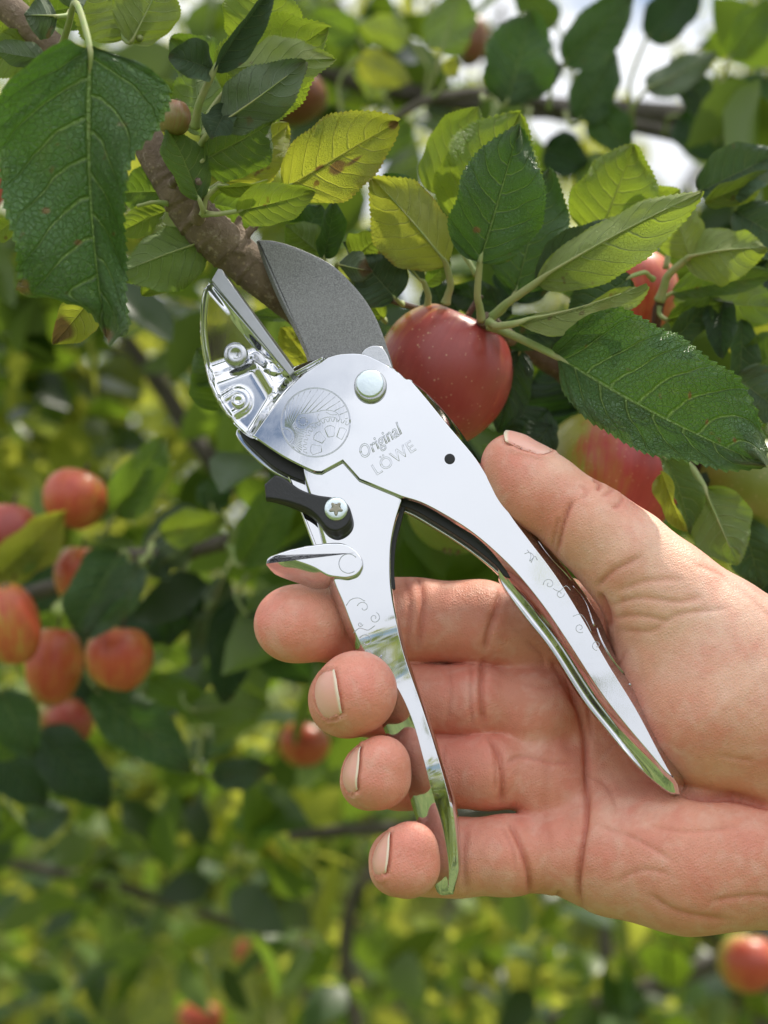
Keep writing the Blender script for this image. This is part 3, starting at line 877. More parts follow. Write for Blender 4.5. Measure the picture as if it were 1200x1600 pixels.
prism('anvil', [(331, 441, 1.7), (342, 422, 1.7), (348, 424, 1.7), (352, 432, 1.7), (461, 583, 1.7), (453, 590, 1.7)],
      [(333, 443, -4.5), (343, 421, -4.5), (352, 422, -4.5), (361, 434, -4.5), (471, 582, -4.5), (460, 590, -4.5)], M_anvil, shears)
disc('rivet', 369, 556, 19, 2.0, -0.5, M_steel, shears, dent=0.55, bev=5)
disc('rivet', 373, 628, 12, 1.7, -0.5, M_chrome, shears, dent=0.5, bev=3)

# ---- blade
bl = [(400, 375), (425, 376), (455, 384), (489, 398), (520, 415), (545, 438), (568, 465), (586, 494), (599, 525), (608, 553), (615, 580), (612, 610), (560, 640), (510, 625), (486, 580), (477, 553), (460, 516), (440, 478), (422, 438), (409, 404)]
blc = [1, 0, 0, 0, 0, 0, 0, 0, 0, 0, 0, 1, 0, 1, 0, 0, 0, 0, 0, 0]
lp = loop_cr(bl, blc, 6)
cut = np.clip(1 - ldist(lp, catmull([(400, 375), (409, 404), (422, 438), (440, 478), (460, 516), (477, 553), (486, 580)], 6), False) / 3, 0, 1)
cut2 = (cut > 0.5).astype(float)
rings = [(inset(lp, 5.0), 0.1), (inset(lp, 4.2), 0.1 - 0.25 * cut2), (inset(lp, 0.8), 0.05 - 0.9 * cut2), (lp, -0.1 - 0.95 * cut2), (lp, -1.6 + 0.3 * cut2), (inset(lp, 1.2), -1.9)]
blade = rings_mesh(rings, 'blade', M_blade, shears)
blb = [(592, 518), (600, 530), (609, 556), (616, 582), (600, 588), (568, 566), (562, 556), (575, 540)]
slab('blade_heel', blb, [1, 0, 0, 1, 1, 0, 1, 0], 0.22, -0.2, M_blade, blade, 1.0, 4)
tabp = [(562, 556), (570, 546), (583, 541), (596, 543), (604, 552), (610, 566), (616, 584), (600, 590), (575, 572)]
slab('stop_tab', tabp, [1, 0, 0, 0, 0, 0, 1, 0, 0], 1.1, -0.4, M_steel, shears, 3.0, 6)

# ---- bolt, hole, lever, catch
disc('pivot_bolt', 579, 609, 25.5, 4.6, 2.6, M_steel, shears, bev=3)
bo = disc('bolt_head', 578, 606.5, 21.5, 5.0, 4.2, M_zinc, shears, dome=0.1, bev=2)
bo.parent = shears.children[-1] if False else shears
disc('spring_hole', 702, 721, 8.5, 3.04, 2.0, M_black_in, shears, bev=0.5)
lev = [(415, 762), (432, 747), (446, 752), (470, 769), (495, 778), (520, 782), (540, 789), (549, 803), (549, 818), (540, 830), (525, 836), (510, 830), (495, 812), (480, 801), (455, 792), (438, 788), (417, 785)]
lc_ = [1, 1] + [0] * 14 + [1]
lp = loop_cr(lev, lc_, 6)
lpb = lp + np.array([3.0, 9.0]) * np.clip((lp[:, :1] - 425) / 80, 0, 1)
tall = 5.2
lever = rings_mesh([(inset(lp, 4), tall), (inset(lp, 2), tall - 0.15), (inset(lp, 0.6), tall - 0.6), (lp, tall - 1.2), (lpb * 0.5 + lp * 0.5, 3.2), (lpb, 1.3)], 'lock_lever', M_plastic, shears)
sc = disc('screw', 526, 801, 18.5, 5.75, 4.8, M_zinc, lever, dome=0.0, bev=3)
# six-lobed recess
rc = []
for k in range(60):
    a = 2 * math.pi * k / 60
    rc.append((526 + (8.6 + 2.6 * math.cos(5 * a)) * math.cos(a + 0.3), 801 + (8.6 + 2.6 * math.cos(5 * a)) * math.sin(a + 0.3)))
rings_mesh([(inset(rc, 2), 5.77), (rc, 5.775), (rc, 5.3)], 'screw_recess', metal('recess', (0.33, 0.31, 0.24), 0.45), sc)

ct = [(417, 884), (420, 875), (432, 869), (465, 859), (500, 853), (530, 851), (550, 858), (564, 872), (567, 888), (558, 901), (543, 906), (527, 905), (512, 902), (490, 890), (462, 880), (436, 873)]
cb = [(420, 890), (418, 880), (430, 871), (465, 861), (500, 855), (530, 851), (550, 858), (565, 872), (568, 889), (560, 904), (545, 909), (528, 906), (510, 916), (488, 916), (460, 906), (438, 898)]
ctl = loop_cr(ct, [1] + [0] * 15, 6); cbl = loop_cr(cb, [1] + [0] * 15, 6)
dlt = np.linalg.norm(ctl - cbl, axis=1)
hb = np.where(dlt > 8, -4.5, np.where(dlt > 3, -2, 1.0)) 
hb = np.convolve(np.r_[hb[-8:], hb, hb[:8]], np.ones(9) / 9, 'same')[8:-8]
mid = ctl * 0.45 + cbl * 0.55
hm = 2.6 + (hb - 2.6) * 0.38
catch = rings_mesh([(inset(ctl, 3.0), 2.9), (inset(ctl, 1.2), 2.86), (ctl, 2.65), (mid, hm), (cbl, hb), (inset(cbl, 1.5), hb - 0.6)], 'catch', M_chrome, shears)

# ---- raised and engraved line work
def etch(name, lines, h, parent, w=0.13, mat=None, wpx=None):
    mb = MB()
    for L in lines:
        L = np.asarray(L, float)
        if len(L) < 2: continue
        hh = h if np.isscalar(h) else None
        V, F = tube([S(x, y, h) for x, y in L], w * MM, 6)
        mb.add(V, F)
    return mb.build(name, mat or M_etch, parent)
M_etch = metal('pressed_line', (0.50, 0.52, 0.56), 0.16)
ec = np.array([494, 664]); R = 54.0
def ring_(c, r, a0=0, a1=2 * math.pi, n=60, sy=1.0):
    a = np.linspace(a0, a1, n); return np.stack([c[0] + r * np.cos(a), c[1] + r * np.sin(a) * sy], 1)
lines = [ring_(ec, R), ring_(ec, R - 1.4)]
sunc = np.array([446, 686.0])
clip = lambda L: [p_ for p_ in L if np.hypot(*(np.asarray(p_) - ec)) < R - 1.5]
lines.append(clip(ring_(sunc, 12, -math.pi * 0.75, math.pi * 0.5, 24)))
gc = np.array([521, 704.0]); gr = 44
lion = catmull([(464, 672), (462, 664), (465, 655), (470, 651), (478, 650), (487, 649), (497, 647), (509, 645), (520, 646), (528, 650), (531, 657), (529, 661), (523, 656), (512, 656), (503, 659), (497, 664), (490, 665), (484, 668), (478, 674), (471, 675), (464, 672)], 5)
for a in np.linspace(-88, 50, 26):
    d = np.array([math.cos(math.radians(a)), math.sin(math.radians(a))])
    L = [sunc + d * r for r in np.linspace(15, 140, 60)]
    seg = []
    for p_ in L:
        if np.hypot(*(p_ - ec)) < R - 2 and np.hypot(*(p_ - gc)) > gr + 4 and not inside(np.array([p_]), lion)[0]: seg.append(p_)
        else:
            if len(seg) > 2: lines.append(seg[::len(seg) - 1])
            seg = []
    if len(seg) > 2: lines.append(seg[::len(seg) - 1])
gear = []
for k in range(36):
    a0 = 2 * math.pi * k / 36
    for da, rr in ((0.02, gr - 2.5), (0.05, gr + 2.5), (0.11, gr + 2.5), (0.14, gr - 2.5)):
        gear.append(gc + (rr) * np.array([math.cos(a0 + da), math.sin(a0 + da)]))
seg = []
for p_ in gear + gear[:1]:
    if np.hypot(*(p_ - ec)) < R - 1: seg.append(p_)
    else:
        if len(seg) > 2: lines.append(seg)
        seg = []
if len(seg) > 2: lines.append(seg)
for a in range(0, 360, 42):
    cc = gc + 26 * np.array([math.cos(math.radians(a + 8)), math.sin(math.radians(a + 8))])
    d = (gc - cc) / 26; s_ = np.array([-d[1], d[0]])
    sh = [cc + s_ * 4.5 + d * 8, cc - s_ * 4.5 + d * 8, cc - s_ * 8 - d * 6, cc - s_ * 3 - d * 9, cc + s_ * 3 - d * 9, cc + s_ * 8 - d * 6, cc + s_ * 4.5 + d * 8]
    sh = clip(sh)
    if len(sh) > 5: lines.append(sh)
lines.append(lion)
for k in range(12):    # mane strokes
    a = k * 0.55
    c0 = np.array([474, 662.0]) + 5.0 * np.array([math.cos(a), math.sin(a)]); lines.append([c0, c0 + 3.2 * np.array([math.cos(a + 0.8), math.sin(a + 0.8)])])
lines.append(catmull([(500, 650), (497, 655), (499, 661)], 4)); lines.append(catmull([(510, 648), (518, 652), (527, 652)], 4))
etch('emblem', lines, 2.98, upper, 0.10)

def text_lines(txt, origin, ang, size, shear=0.0, stretch=1.0, h=3.0, parent=None, w=0.1, name='lettering', spacing=1.0):
    cu = bpy.data.curves.new('t', 'FONT'); cu.body = txt; cu.size = 1.0; cu.shear = shear; cu.resolution_u = 4; cu.fill_mode = 'NONE'; cu.space_character = spacing
    ob = bpy.data.objects.new('t', cu); COL.objects.link(ob)
    dg = bpy.context.evaluated_depsgraph_get()
    me = bpy.data.meshes.new_from_object(ob.evaluated_get(dg))
    co = np.array([v.co[:] for v in me.vertices]); ed = [e.vertices[:] for e in me.edges]
    adj = {}
    for a, b in ed: adj.setdefault(a, []).append(b); adj.setdefault(b, []).append(a)
    seen = set(); res = []
    for s in adj:
        if s in seen: continue
        path = [s]; seen.add(s); cur = s
        while True:
            nx_ = [q for q in adj[cur] if q not in seen]
            if not nx_: break
            cur = nx_[0]; seen.add(cur); path.append(cur)
        path.append(s)
        res.append(path)
    bpy.data.objects.remove(ob); bpy.data.meshes.remove(me)
    c, s_ = math.cos(ang), math.sin(ang)
    out = []
    for path in res:
        q = co[path][:, :2] * size; q[:, 0] *= stretch
        out.append(np.stack([origin[0] + q[:, 0] * c + q[:, 1] * s_, origin[1] + q[:, 0] * s_ - q[:, 1] * c], 1))
    return etch(name, out, h, parent, w)
ang = -math.radians(33)
text_lines('Original', (566, 722), ang, 29, 0.25, 0.80, 2.98, upper, 0.11, spacing=1.0)
text_lines('LÖWE', (588, 747), ang, 26, 0.0, 0.98, 2.98, upper, 0.085, spacing=1.06)

def spiral(c, r0, r1, a0, turns, n=26):
    a = np.linspace(0, turns * 2 * math.pi, n); r = np.linspace(r0, r1, n)
    return np.stack([c[0] + r * np.cos(a0 + a), c[1] + r * np.sin(a0 + a)], 1)
vine = []
vine += [spiral((568, 950), 10, 2, 3.4, 0.9), spiral((585, 966), 9, 1.5, -1.2, 1.3), spiral((572, 1002), 11, 2, 3.6, 1.2), spiral((577, 1022), 7, 1.5, 2, 1.3),
         catmull([(541, 947), (548, 938), (560, 935), (570, 940)], 5), catmull([(552, 990), (562, 982), (575, 985), (586, 978)], 5), spiral((563, 976), 4, 1, 0, 1.2), catmull([(592, 1030), (597, 1024), (594, 1036)], 4)]
etch('scroll_ornament', vine, 1.08, lower, 0.11)
vine = [spiral((856, 915), 9, 1.5, 3.0, 1.2), catmull([(862, 922), (872, 926), (882, 918), (890, 925)], 5), spiral((873, 930), 7, 1.5, 0, 1.0), spiral((904, 983), 8, 2, 1, 1.1),
        catmull([(822, 862), (828, 870), (826, 880), (834, 872), (838, 878)], 4), spiral((930, 1010), 8, 2, 1.5, 1.1), catmull([(893, 965), (905, 962), (915, 975), (922, 990)], 5),
        catmull([(818, 868), (826, 866), (832, 872), (828, 882)], 4)]
etch('scroll_ornament', vine, 2.98, upper, 0.10)
# ornament on the right flank of the upper handle
vine = []
for (fa, fb, w1) in ((0, 0.5, 1), (1, 2.2, -1), (2.3, 3.2, 1), (3.2, 4.3, -1), (4.5, 5.4, 1), (5.6, 6.6, -1)):
    L = []
    for k in range(14):
        q = 4 + fa + (fb - fa) * k / 13; i = int(q); fr_ = q - i
        e0, e1 = RH[min(i, 11)], RH[min(i + 1, 11)]
        s_ = 0.5 + 0.38 * w1 * math.sin(k / 13 * math.pi * 1.4)
        x0 = e0[2] + (e1[2] - e0[2]) * fr_; y0 = e0[3] + (e1[3] - e0[3]) * fr_; h0_ = e0[4] + (e1[4] - e0[4]) * fr_
        x1 = e0[5] + (e1[5] - e0[5]) * fr_; y1 = e0[6] + (e1[6] - e0[6]) * fr_; h1_ = e0[7] + (e1[7] - e0[7]) * fr_
        L.append((x0 + (x1 - x0) * s_ * 0.7, y0 + (y1 - y0) * s_ * 0.7, h0_ + (h1_ - h0_) * s_ * 0.66 + 0.12))
    vine.append(L)
mb = MB()
for L in vine: mb.add(*tube([S(*p_) for p_ in L], 0.16 * MM, 6))
mb.build('scroll_ornament', M_chrome, upper)
etch('catch_ring', [ring_((545, 883), 15, 0.9, 5.6, 30)], 2.9, catch, 0.12)
# ------------------------------------------------------------------ leaves
def leaf_mat(name, top, under, vein, trans, gloss=0.42, brown=0.15, edge=None, tr=0.42, uvein=None):
    t = NT(name)
    uv = t.n('TexCoord').outputs['UV']
    ob = t.n('TexCoord').outputs['Object']
    rnd = t.n('ObjectInfo').outputs['Random']
    s = t.n('SeparateXYZ', {'Vector': uv})
    u = t.math('SUBTRACT', t.math('MULTIPLY', s.outputs['X'], 2.0), 1.0)
    au = t.math('ABSOLUTE', u); v = s.outputs['Y']
    sgn = t.math('MULTIPLY', t.math('SIGN', u), 0.22)
    wob = t.math('MULTIPLY', t.math('SUBTRACT', t.noise(uv, 5.0, 2, 0.5), 0.5), 0.05)
    ph = t.math('ADD', t.math('MULTIPLY', t.math('SUBTRACT', t.math('ADD', v, wob), t.math('MULTIPLY', t.math('POWER', au, 1.35), 0.24)), 7.5), sgn)
    fr = t.math('ABSOLUTE', t.math('SUBTRACT', t.math('FRACT', ph), 0.5))          # 0.5 on a vein
    dist = t.math('SUBTRACT', 0.5, fr)
    lw = t.math('MULTIPLY_ADD', au, -0.045, 0.095)
    lat = t.math('SUBTRACT', 1.0, t.math('DIVIDE', dist, lw), clamp=True)
    lat = t.math('MULTIPLY', lat, t.math('MULTIPLY', t.math('SUBTRACT', 1.04, au, clamp=True), 2.0, clamp=True))
    mw = t.math('MULTIPLY_ADD', v, -0.030, 0.052)
    midr = t.math('SUBTRACT', 1.0, t.math('DIVIDE', au, mw), clamp=True)
    mp = t.n('Mapping', {'Vector': uv, 'Scale': (1.0, 1.7, 1.0)}).outputs[0]
    dst = t.n('VectorMath', operation='ADD')
    nzc = t.n('TexNoise', {'Vector': mp, 'Scale': 9.0, 'Detail': 2.0}).outputs['Color']
    sc_ = t.n('VectorMath', {0: nzc}, operation='SCALE'); sc_.inputs['Scale'].default_value = 0.05
    t.t.links.new(mp, dst.inputs[0]); t.t.links.new(sc_.outputs[0], dst.inputs[1])
    vo = t.n('TexVoronoi', {'Vector': dst.outputs[0], 'Scale': 25.0}, feature='DISTANCE_TO_EDGE').outputs['Distance']
    ret = t.math('SUBTRACT', 1.0, t.math('DIVIDE', vo, 0.10), clamp=True)
    vo2 = t.n('TexVoronoi', {'Vector': dst.outputs[0], 'Scale': 60.0}, feature='DISTANCE_TO_EDGE').outputs['Distance']
    ret2 = t.math('SUBTRACT', 1.0, t.math('DIVIDE', vo2, 0.16), clamp=True)
    midr = t.math('MULTIPLY', midr, 1.8, clamp=True)
    lat = t.math('MULTIPLY', lat, 1.4, clamp=True)
    veins = t.math('MAXIMUM', midr, t.math('MULTIPLY', lat, 0.85))
    allv = t.math('MAXIMUM', veins, t.math('MAXIMUM', t.math('MULTIPLY', ret, 0.36), t.math('MULTIPLY', ret2, 0.16)))
    nz = t.noise(ob, 45, 4, 0.6); nz2 = t.noise(ob, 260, 3, 0.6)
    back = t.n('NewGeometry').outputs['Backfacing']
    def shift(c, k): return tuple(x * k for x in c)
    ctop = t.mix(t.ramp(nz, [(0.3, 0.0), (0.7, 1.0)]), shift(top, 0.72), shift(top, 1.25))
    ctop = t.mix(t.math('MULTIPLY', rnd, 0.30), ctop, (top[0] * 1.5, top[1] * 1.25, top[2] * 0.8))
    ctop = t.mix(t.math('MULTIPLY', allv, 0.95), ctop, vein)
    cund = t.mix(t.ramp(nz, [(0.3, 0.0), (0.7, 1.0)]), shift(under, 0.85), shift(under, 1.12))
    uv_ = uvein or tuple(min(1, x * 1.5 + 0.10) for x in under)
    cund = t.mix(t.math('MULTIPLY', allv, 0.9), cund, uv_)
    c = t.mix(back, ctop, cund)
    bl0 = t.math('ADD', t.n('Attribute', attribute_name='blotch').outputs['Fac'], t.math('MULTIPLY', t.math('SUBTRACT', t.noise(ob, 330, 4, 0.7), 0.5), 0.35))
    blm = t.ramp(bl0, [(0.40, 0.0), (0.75, 0.95)])
    c = t.mix(blm, c, t.mix(t.noise(ob, 500, 3), (0.15, 0.095, 0.035), (0.32, 0.23, 0.10)))
    # blemishes: small rusty spots and dry brown margins
    sp = t.ramp(t.noise(ob, 190, 2, 0.5), [(0.70, 0.0), (0.745, 1.0)])
    c = t.mix(t.math('MULTIPLY', sp, brown * 2.0, clamp=True), c, (0.19, 0.11, 0.04))
    c = t.mix(t.ramp(t.noise(ob, 70, 3, 0.6), [(0.60, 0.0), (0.74, min(1, brown * 2.5))]), c, (0.22, 0.20, 0.03))
    em = t.ramp(t.math('ADD', au, t.math('MULTIPLY', t.math('SUBTRACT', t.noise(uv, 7, 4, 0.7), 0.5), 0.5)), [(0.93, 0.0), (1.1, 1.0)])
    ec_ = edge or (top[0] * 2.6, top[1] * 1.9, top[2] * 0.9)
    c = t.mix(t.math('MULTIPLY', em, 0.75), c, ec_)
    tipm = t.ramp(t.math('ADD', v, t.math('MULTIPLY', t.math('SUBTRACT', t.noise(uv, 5, 4, 0.7), 0.5), 0.4)), [(0.90, 0.0), (1.1, 1.0)])
    c = t.mix(t.math('MULTIPLY', tipm, min(1.0, brown * 1.6)), c, (0.24, 0.12, 0.035))
    h = t.math('ADD', t.math('MULTIPLY', veins, -1.0), t.math('ADD', t.math('MULTIPLY', ret, -0.22), t.math('MULTIPLY', ret2, -0.08)))
    h = t.math('ADD', h, t.math('MULTIPLY', nz2, 0.08))
    bm_ = t.bump(h, 1.0, 0.0016)
    rgh = t.math('ADD', t.math('MULTIPLY', back, 0.28), t.math('MULTIPLY_ADD', nz2, 0.18, gloss - 0.08))
    p = t.n('BsdfPrincipled', {'Base Color': c, 'Roughness': rgh, 'Normal': bm_, 'Specular IOR Level': 0.65})
    tcol = t.mix(t.math('MULTIPLY', allv, 0.45), trans, tuple(min(1, x * 0.8 + 0.05) for x in trans))
    tcol = t.mix(t.math('MULTIPLY', sp, 0.8), tcol, (0.25, 0.10, 0.02))
    tcol = t.mix(blm, tcol, (0.24, 0.13, 0.04))
    tb = t.n('BsdfTranslucent', {'Color': tcol, 'Normal': bm_})
    mxs = t.n('MixShader', {0: tr, 1: p.outputs[0], 2: tb.outputs[0]})
    return t.finish(mxs.outputs[0])

LM = {
 'dark':  leaf_mat('leaf_dark', (0.046, 0.118, 0.034), (0.17, 0.25, 0.10), (0.24, 0.36, 0.10), (0.12, 0.28, 0.02), 0.33, 0.10, tr=0.20),
 'deep':  leaf_mat('leaf_deep', (0.022, 0.066, 0.022), (0.10, 0.16, 0.08), (0.12, 0.20, 0.07), (0.06, 0.17, 0.015), 0.40, 0.06, tr=0.15),
 'mid':   leaf_mat('leaf_mid', (0.060, 0.145, 0.022), (0.25, 0.34, 0.12), (0.32, 0.42, 0.11), (0.30, 0.48, 0.03), 0.42, 0.16, tr=0.36),
 'light': leaf_mat('leaf_light', (0.13, 0.235, 0.030), (0.36, 0.44, 0.16), (0.42, 0.48, 0.15), (0.45, 0.60, 0.04), 0.46, 0.16, tr=0.42),
 'yellow': leaf_mat('leaf_yellow', (0.26, 0.32, 0.035), (0.42, 0.46, 0.11), (0.46, 0.46, 0.14), (0.60, 0.64, 0.05), 0.48, 0.42, edge=(0.36, 0.16, 0.05), tr=0.5),
 'blue':  leaf_mat('leaf_blue', (0.060, 0.120, 0.062), (0.20, 0.27, 0.15), (0.24, 0.31, 0.17), (0.10, 0.20, 0.04), 0.40, 0.22, tr=0.15),
}
t = NT('petiole')
ob_ = t.n('TexCoord').outputs['Object']
c = t.mix(t.ramp(t.noise(ob_, 160, 3, 0.6), [(0.35, 0.0), (0.7, 1.0)]), (0.24, 0.33, 0.10), (0.36, 0.35, 0.16))
M_pet = t.finish(t.n('BsdfPrincipled', {'Base Color': c, 'Roughness': 0.6, 'Normal': t.bump(t.noise(ob_, 900, 2), 0.4, 0.0002)}).outputs[0])

RG = random.Random(11)
def leaf_geo(L, Wd, fold, curl, wave, side, teeth, nu, nv, seed, fullness=0.82, twist=0.0, quilt=1.0, sway=0.0, lobes=None):
    """local leaf: x across, y along (0..L), z the upper face"""
    r = random.Random(seed)
    uu = np.linspace(-1, 1, nu); vv = np.linspace(0, 1, nv)
    U, Vv = np.meshgrid(uu, vv, indexing='ij')
    prof = np.clip(np.sin(np.pi * np.clip(Vv, 0, 1) ** fullness), 0, 1) ** 0.60
    prof = prof * (1 - 0.26 * np.clip(Vv - 0.72, 0, 1) / 0.28 * (Vv > 0.72)) + 0.0
    bumps = 1 + 0.07 * np.sin(Vv * 9 + r.random() * 6 + np.sign(U) * 1.3) + 0.03 * np.sin(Vv * 21 + r.random() * 6 - np.sign(U))
    tooth = (Vv * teeth + 0.3 * np.sign(U)) % 1.0
    tooth = np.where(tooth < 0.72, tooth / 0.72, (1 - tooth) / 0.28)
    edgew = np.clip((np.abs(U) - 0.82) / 0.18, 0, 1) ** 1.5
    if lobes is not None:      # (v, half width on the +x side, half width on the -x side), in units of the full width
        lb_ = np.array(lobes, float)
        hp = np.interp(Vv, lb_[:, 0], lb_[:, 1]); hm_ = np.interp(Vv, lb_[:, 0], lb_[:, 2])
        for _ in range(3):
            hp[:, 1:-1] = (hp[:, :-2] + hp[:, 1:-1] * 2 + hp[:, 2:]) / 4; hm_[:, 1:-1] = (hm_[:, :-2] + hm_[:, 1:-1] * 2 + hm_[:, 2:]) / 4
        prof = np.where(U > 0, hp, hm_) * 2
    X = U * prof * bumps * Wd / 2
    X = X + np.sign(U) * edgew * (tooth ** 1.1) * Wd * 0.021 * np.clip(prof * 3, 0, 1)
    Y = Vv * L + edgew * tooth * L * 0.010
    # quilting between the side veins, v-fold, wavy margin
    ph = (Vv - 0.24 * np.abs(U) ** 1.35) * 7.5 + 0.22 * np.sign(U)
    q = (0.5 + 0.5 * np.cos(2 * np.pi * (ph - 0.0) + np.pi)) * 0.5
    a = np.abs(U)
    lf_ = 0.075 * Wd * (np.sin(Vv * 11 + U * 2.5 + r.random() * 6) * a + 0.7 * np.sin(Vv * 5 - U * 4 + r.random() * 6) * a)
    Z = lf_ + fold * a * prof * Wd / 2 + quilt * q * 0.034 * Wd * np.sqrt(np.clip(a * 2, 0, 1)) * np.clip(prof * 2, 0, 1)
    Z = Z - 0.02 * Wd * np.exp(-(a / 0.06) ** 2)
    Z = Z + wave * Wd * (a ** 2) * np.sin(Vv * (7 + 3 * r.random()) + np.sign(U) * (1 + r.random()) + r.random() * 6)
    Z = Z + side * Wd * np.sign(U) * a ** 2 * prof            # one half up, the other down
    # twist about the midrib
    if twist:
        an = twist * Vv
        X, Z = X * np.cos(an) - Z * np.sin(an), X * np.sin(an) + Z * np.cos(an)
    X = X + sway * L * np.sin(Vv * np.pi) 
    # bend along the length
    if abs(curl) > 1e-3:
        th = curl * (Y / L) ** 1.3
        n = 60; s_ = np.linspace(0, 1.1, n); tt = curl * s_ ** 1.3
        cy = np.concatenate([[0], np.cumsum(np.cos((tt[1:] + tt[:-1]) / 2) * (s_[1] - s_[0]))]); cz = np.concatenate([[0], np.cumsum(np.sin((tt[1:] + tt[:-1]) / 2) * (s_[1] - s_[0]))])
        yy = np.interp(Y / L, s_, cy) * L; zz_ = np.interp(Y / L, s_, cz) * L
        Y = yy - Z * np.sin(th); Z = zz_ + Z * np.cos(th)
    V = np.stack([X, Y, Z], -1)
    return V, np.stack([(U + 1) / 2, Vv], -1)

def leaf(parent, b, tip, w, roll=0, tone='dark', pet=None, fold=0.18, curl=-0.35, wave=0.045, blotch=None, side=0.0, lobes=None, det=1, seed=None, twist=0.0, sway=0.0, full=0.82, prad=0.75, label=None, quilt=1.0, cut=None):
    """b, tip: (px,py,d). w: width in pixels at the base's depth. roll 0 shows the upper face, 180 the underside"""
    seed = RG.randrange(10 ** 6) if seed is None else seed
    B = P(*b); T = P(*tip); ax = T - B; L = np.linalg.norm(ax); ax = ax / L
    Wm = w * PX * (1 + b[2] * MM / DIST)
    view = (CAM - B); view /= np.linalg.norm(view)
    n = view - (view @ ax) * ax; n /= np.linalg.norm(n); xx = np.cross(ax, n)
    a = math.radians(roll)
    n2 = n * math.cos(a) + xx * math.sin(a); x2 = np.cross(ax, n2)
    nu, nv, teeth = ((19, 161, 29) if det == 1 else (13, 49, 12) if det == 2 else (7, 15, 0))
    Vl, UV = leaf_geo(1.0, Wm / L, fold, curl, wave, side, teeth, nu, nv, seed, full, twist, quilt, sway, lobes)
    tipl = Vl[nu // 2, -1]
    # rotate in the y-z plane and scale so that the tip lands on T
    an = math.atan2(tipl[2], tipl[1]); s = 1 / math.hypot(tipl[1], tipl[2])
    Yn = Vl[..., 1] * math.cos(an) + Vl[..., 2] * math.sin(an); Zn = -Vl[..., 1] * math.sin(an) + Vl[..., 2] * math.cos(an)
    Vw = (Vl[..., 0, None] * x2 + Yn[..., None] * ax * s + Zn[..., None] * n2) * L
    V = Vw.reshape(-1, 3)
    F = np.array([(i * nv + j, (i + 1) * nv + j, (i + 1) * nv + j + 1, i * nv + j + 1) for i in range(nu - 1) for j in range(nv - 1)])
    uv = UV.reshape(-1, 2)
    Fl_ = [tuple(f) for f in F]
    if cut is not None:      # bites taken out of the blade of the leaf: (u, v, ru, rv)
        Uc = (uv[:, 0] * 2 - 1); Vc = uv[:, 1]
        bad = np.zeros(len(V), bool)
        for (cu_, cv_, ru, rv) in cut:
            bad |= ((Uc - cu_) / ru) ** 2 + ((Vc - cv_) / rv) ** 2 < 1 + 0.25 * np.sin(Vc * 90)
        Fl_ = [f for f in Fl_ if not bad[list(f)].all()]
    nleaf = len(Fl_); nbl = len(V)
    if pet is not None:
        Q = P(*pet) - B
        d0 = Q; m1 = Q * 0.35 - ax * np.linalg.norm(Q) * 0.18
        path = catmull([Q, Q * 0.66 - ax * np.linalg.norm(Q) * 0.10, m1, -n2 * 0.0002, Vw[nu // 2, nv // 10] - n2 * prad * 0.62 * MM, Vw[nu // 2, nv // 4] - n2 * prad * 0.5 * MM, Vw[nu // 2, nv // 2] - n2 * prad * 0.38 * MM, Vw[nu // 2, int(nv * .8)] - n2 * prad * 0.2 * MM], 5)
        k = len(path); rr = prad * MM * np.interp(np.linspace(0, 1, k), [0, 0.08, 0.42, 0.6, 1.0], [1.35, 1.0, 0.8, 0.36, 0.08])
        tv, tf = tube(path, rr, 7)
        Fl_ += [tuple(i + len(V) for i in f) for f in tf]
        V = np.vstack([V, tv]); uv = np.vstack([uv, np.zeros((len(tv), 2))])
    at_ = None
    if blotch:
        Uc = uv[:, 0] * 2 - 1; Vc = uv[:, 1]; at_ = np.zeros(len(uv))
        for (cu_, cv_, ru, rv) in blotch: at_ = np.maximum(at_, np.clip(1.5 - np.sqrt(((Uc - cu_) / ru) ** 2 + ((Vc - cv_) / rv) ** 2), 0, 1))
        at_[nbl:] = 0
    o = mesh_obj('leaf', V, Fl_, [LM[tone], M_pet], parent, uv=uv, attrs=None if at_ is None else {'blotch': at_})
    if len(Fl_) > nleaf:
        mi = np.zeros(len(Fl_), dtype=np.int32); mi[nleaf:] = 1
        o.data.polygons.foreach_set('material_index', mi)
    o.location = B
    if label: o['label'] = label
    return o

# ------------------------------------------------------------------ bark and branches
def bark(name, c1, c2, c3, scale=1.0, spots=0.35):
    t = NT(name); o = t.n('TexCoord').outputs['Object']
    n1 = t.noise(o, 70 * scale, 6, 0.7, 0.4); n2 = t.noise(o, 420 * scale, 5, 0.7)
    c = t.mix(t.ramp(n1, [(0.32, 0.0), (0.66, 1.0)]), c1, c2)
    c = t.mix(t.ramp(n2, [(0.55, 0.0), (0.75, 0.8)]), c, c3)
    vo = t.n('TexVoronoi', {'Vector': o, 'Scale': 420.0 * scale}).outputs['Distance']
    c = t.mix(t.math('MULTIPLY', t.ramp(vo, [(0.12, 1.0), (0.22, 0.0)]), spots), c, (0.45, 0.34, 0.20))
    h = t.math('ADD', t.math('MULTIPLY', n1, 1.0), t.math('MULTIPLY', n2, 0.8))
    return t.finish(t.n('BsdfPrincipled', {'Base Color': c, 'Roughness': 0.78, 'Normal': t.bump(h, 0.9, 0.0012 / scale)}).outputs[0])
M_bark = bark('young_bark', (0.085, 0.055, 0.034), (0.23, 0.165, 0.11), (0.42, 0.35, 0.27))
M_bark2 = bark('reddish_bark', (0.06, 0.030, 0.022), (0.13, 0.085, 0.065), (0.20, 0.15, 0.12))
M_bark3 = bark('old_bark', (0.055, 0.045, 0.035), (0.13, 0.11, 0.09), (0.20, 0.18, 0.15), 0.25, 0.0)
M_wood = metal('cut_wood', (0.50, 0.38, 0.22), 0.7, 0.3, 800, 0, 0)

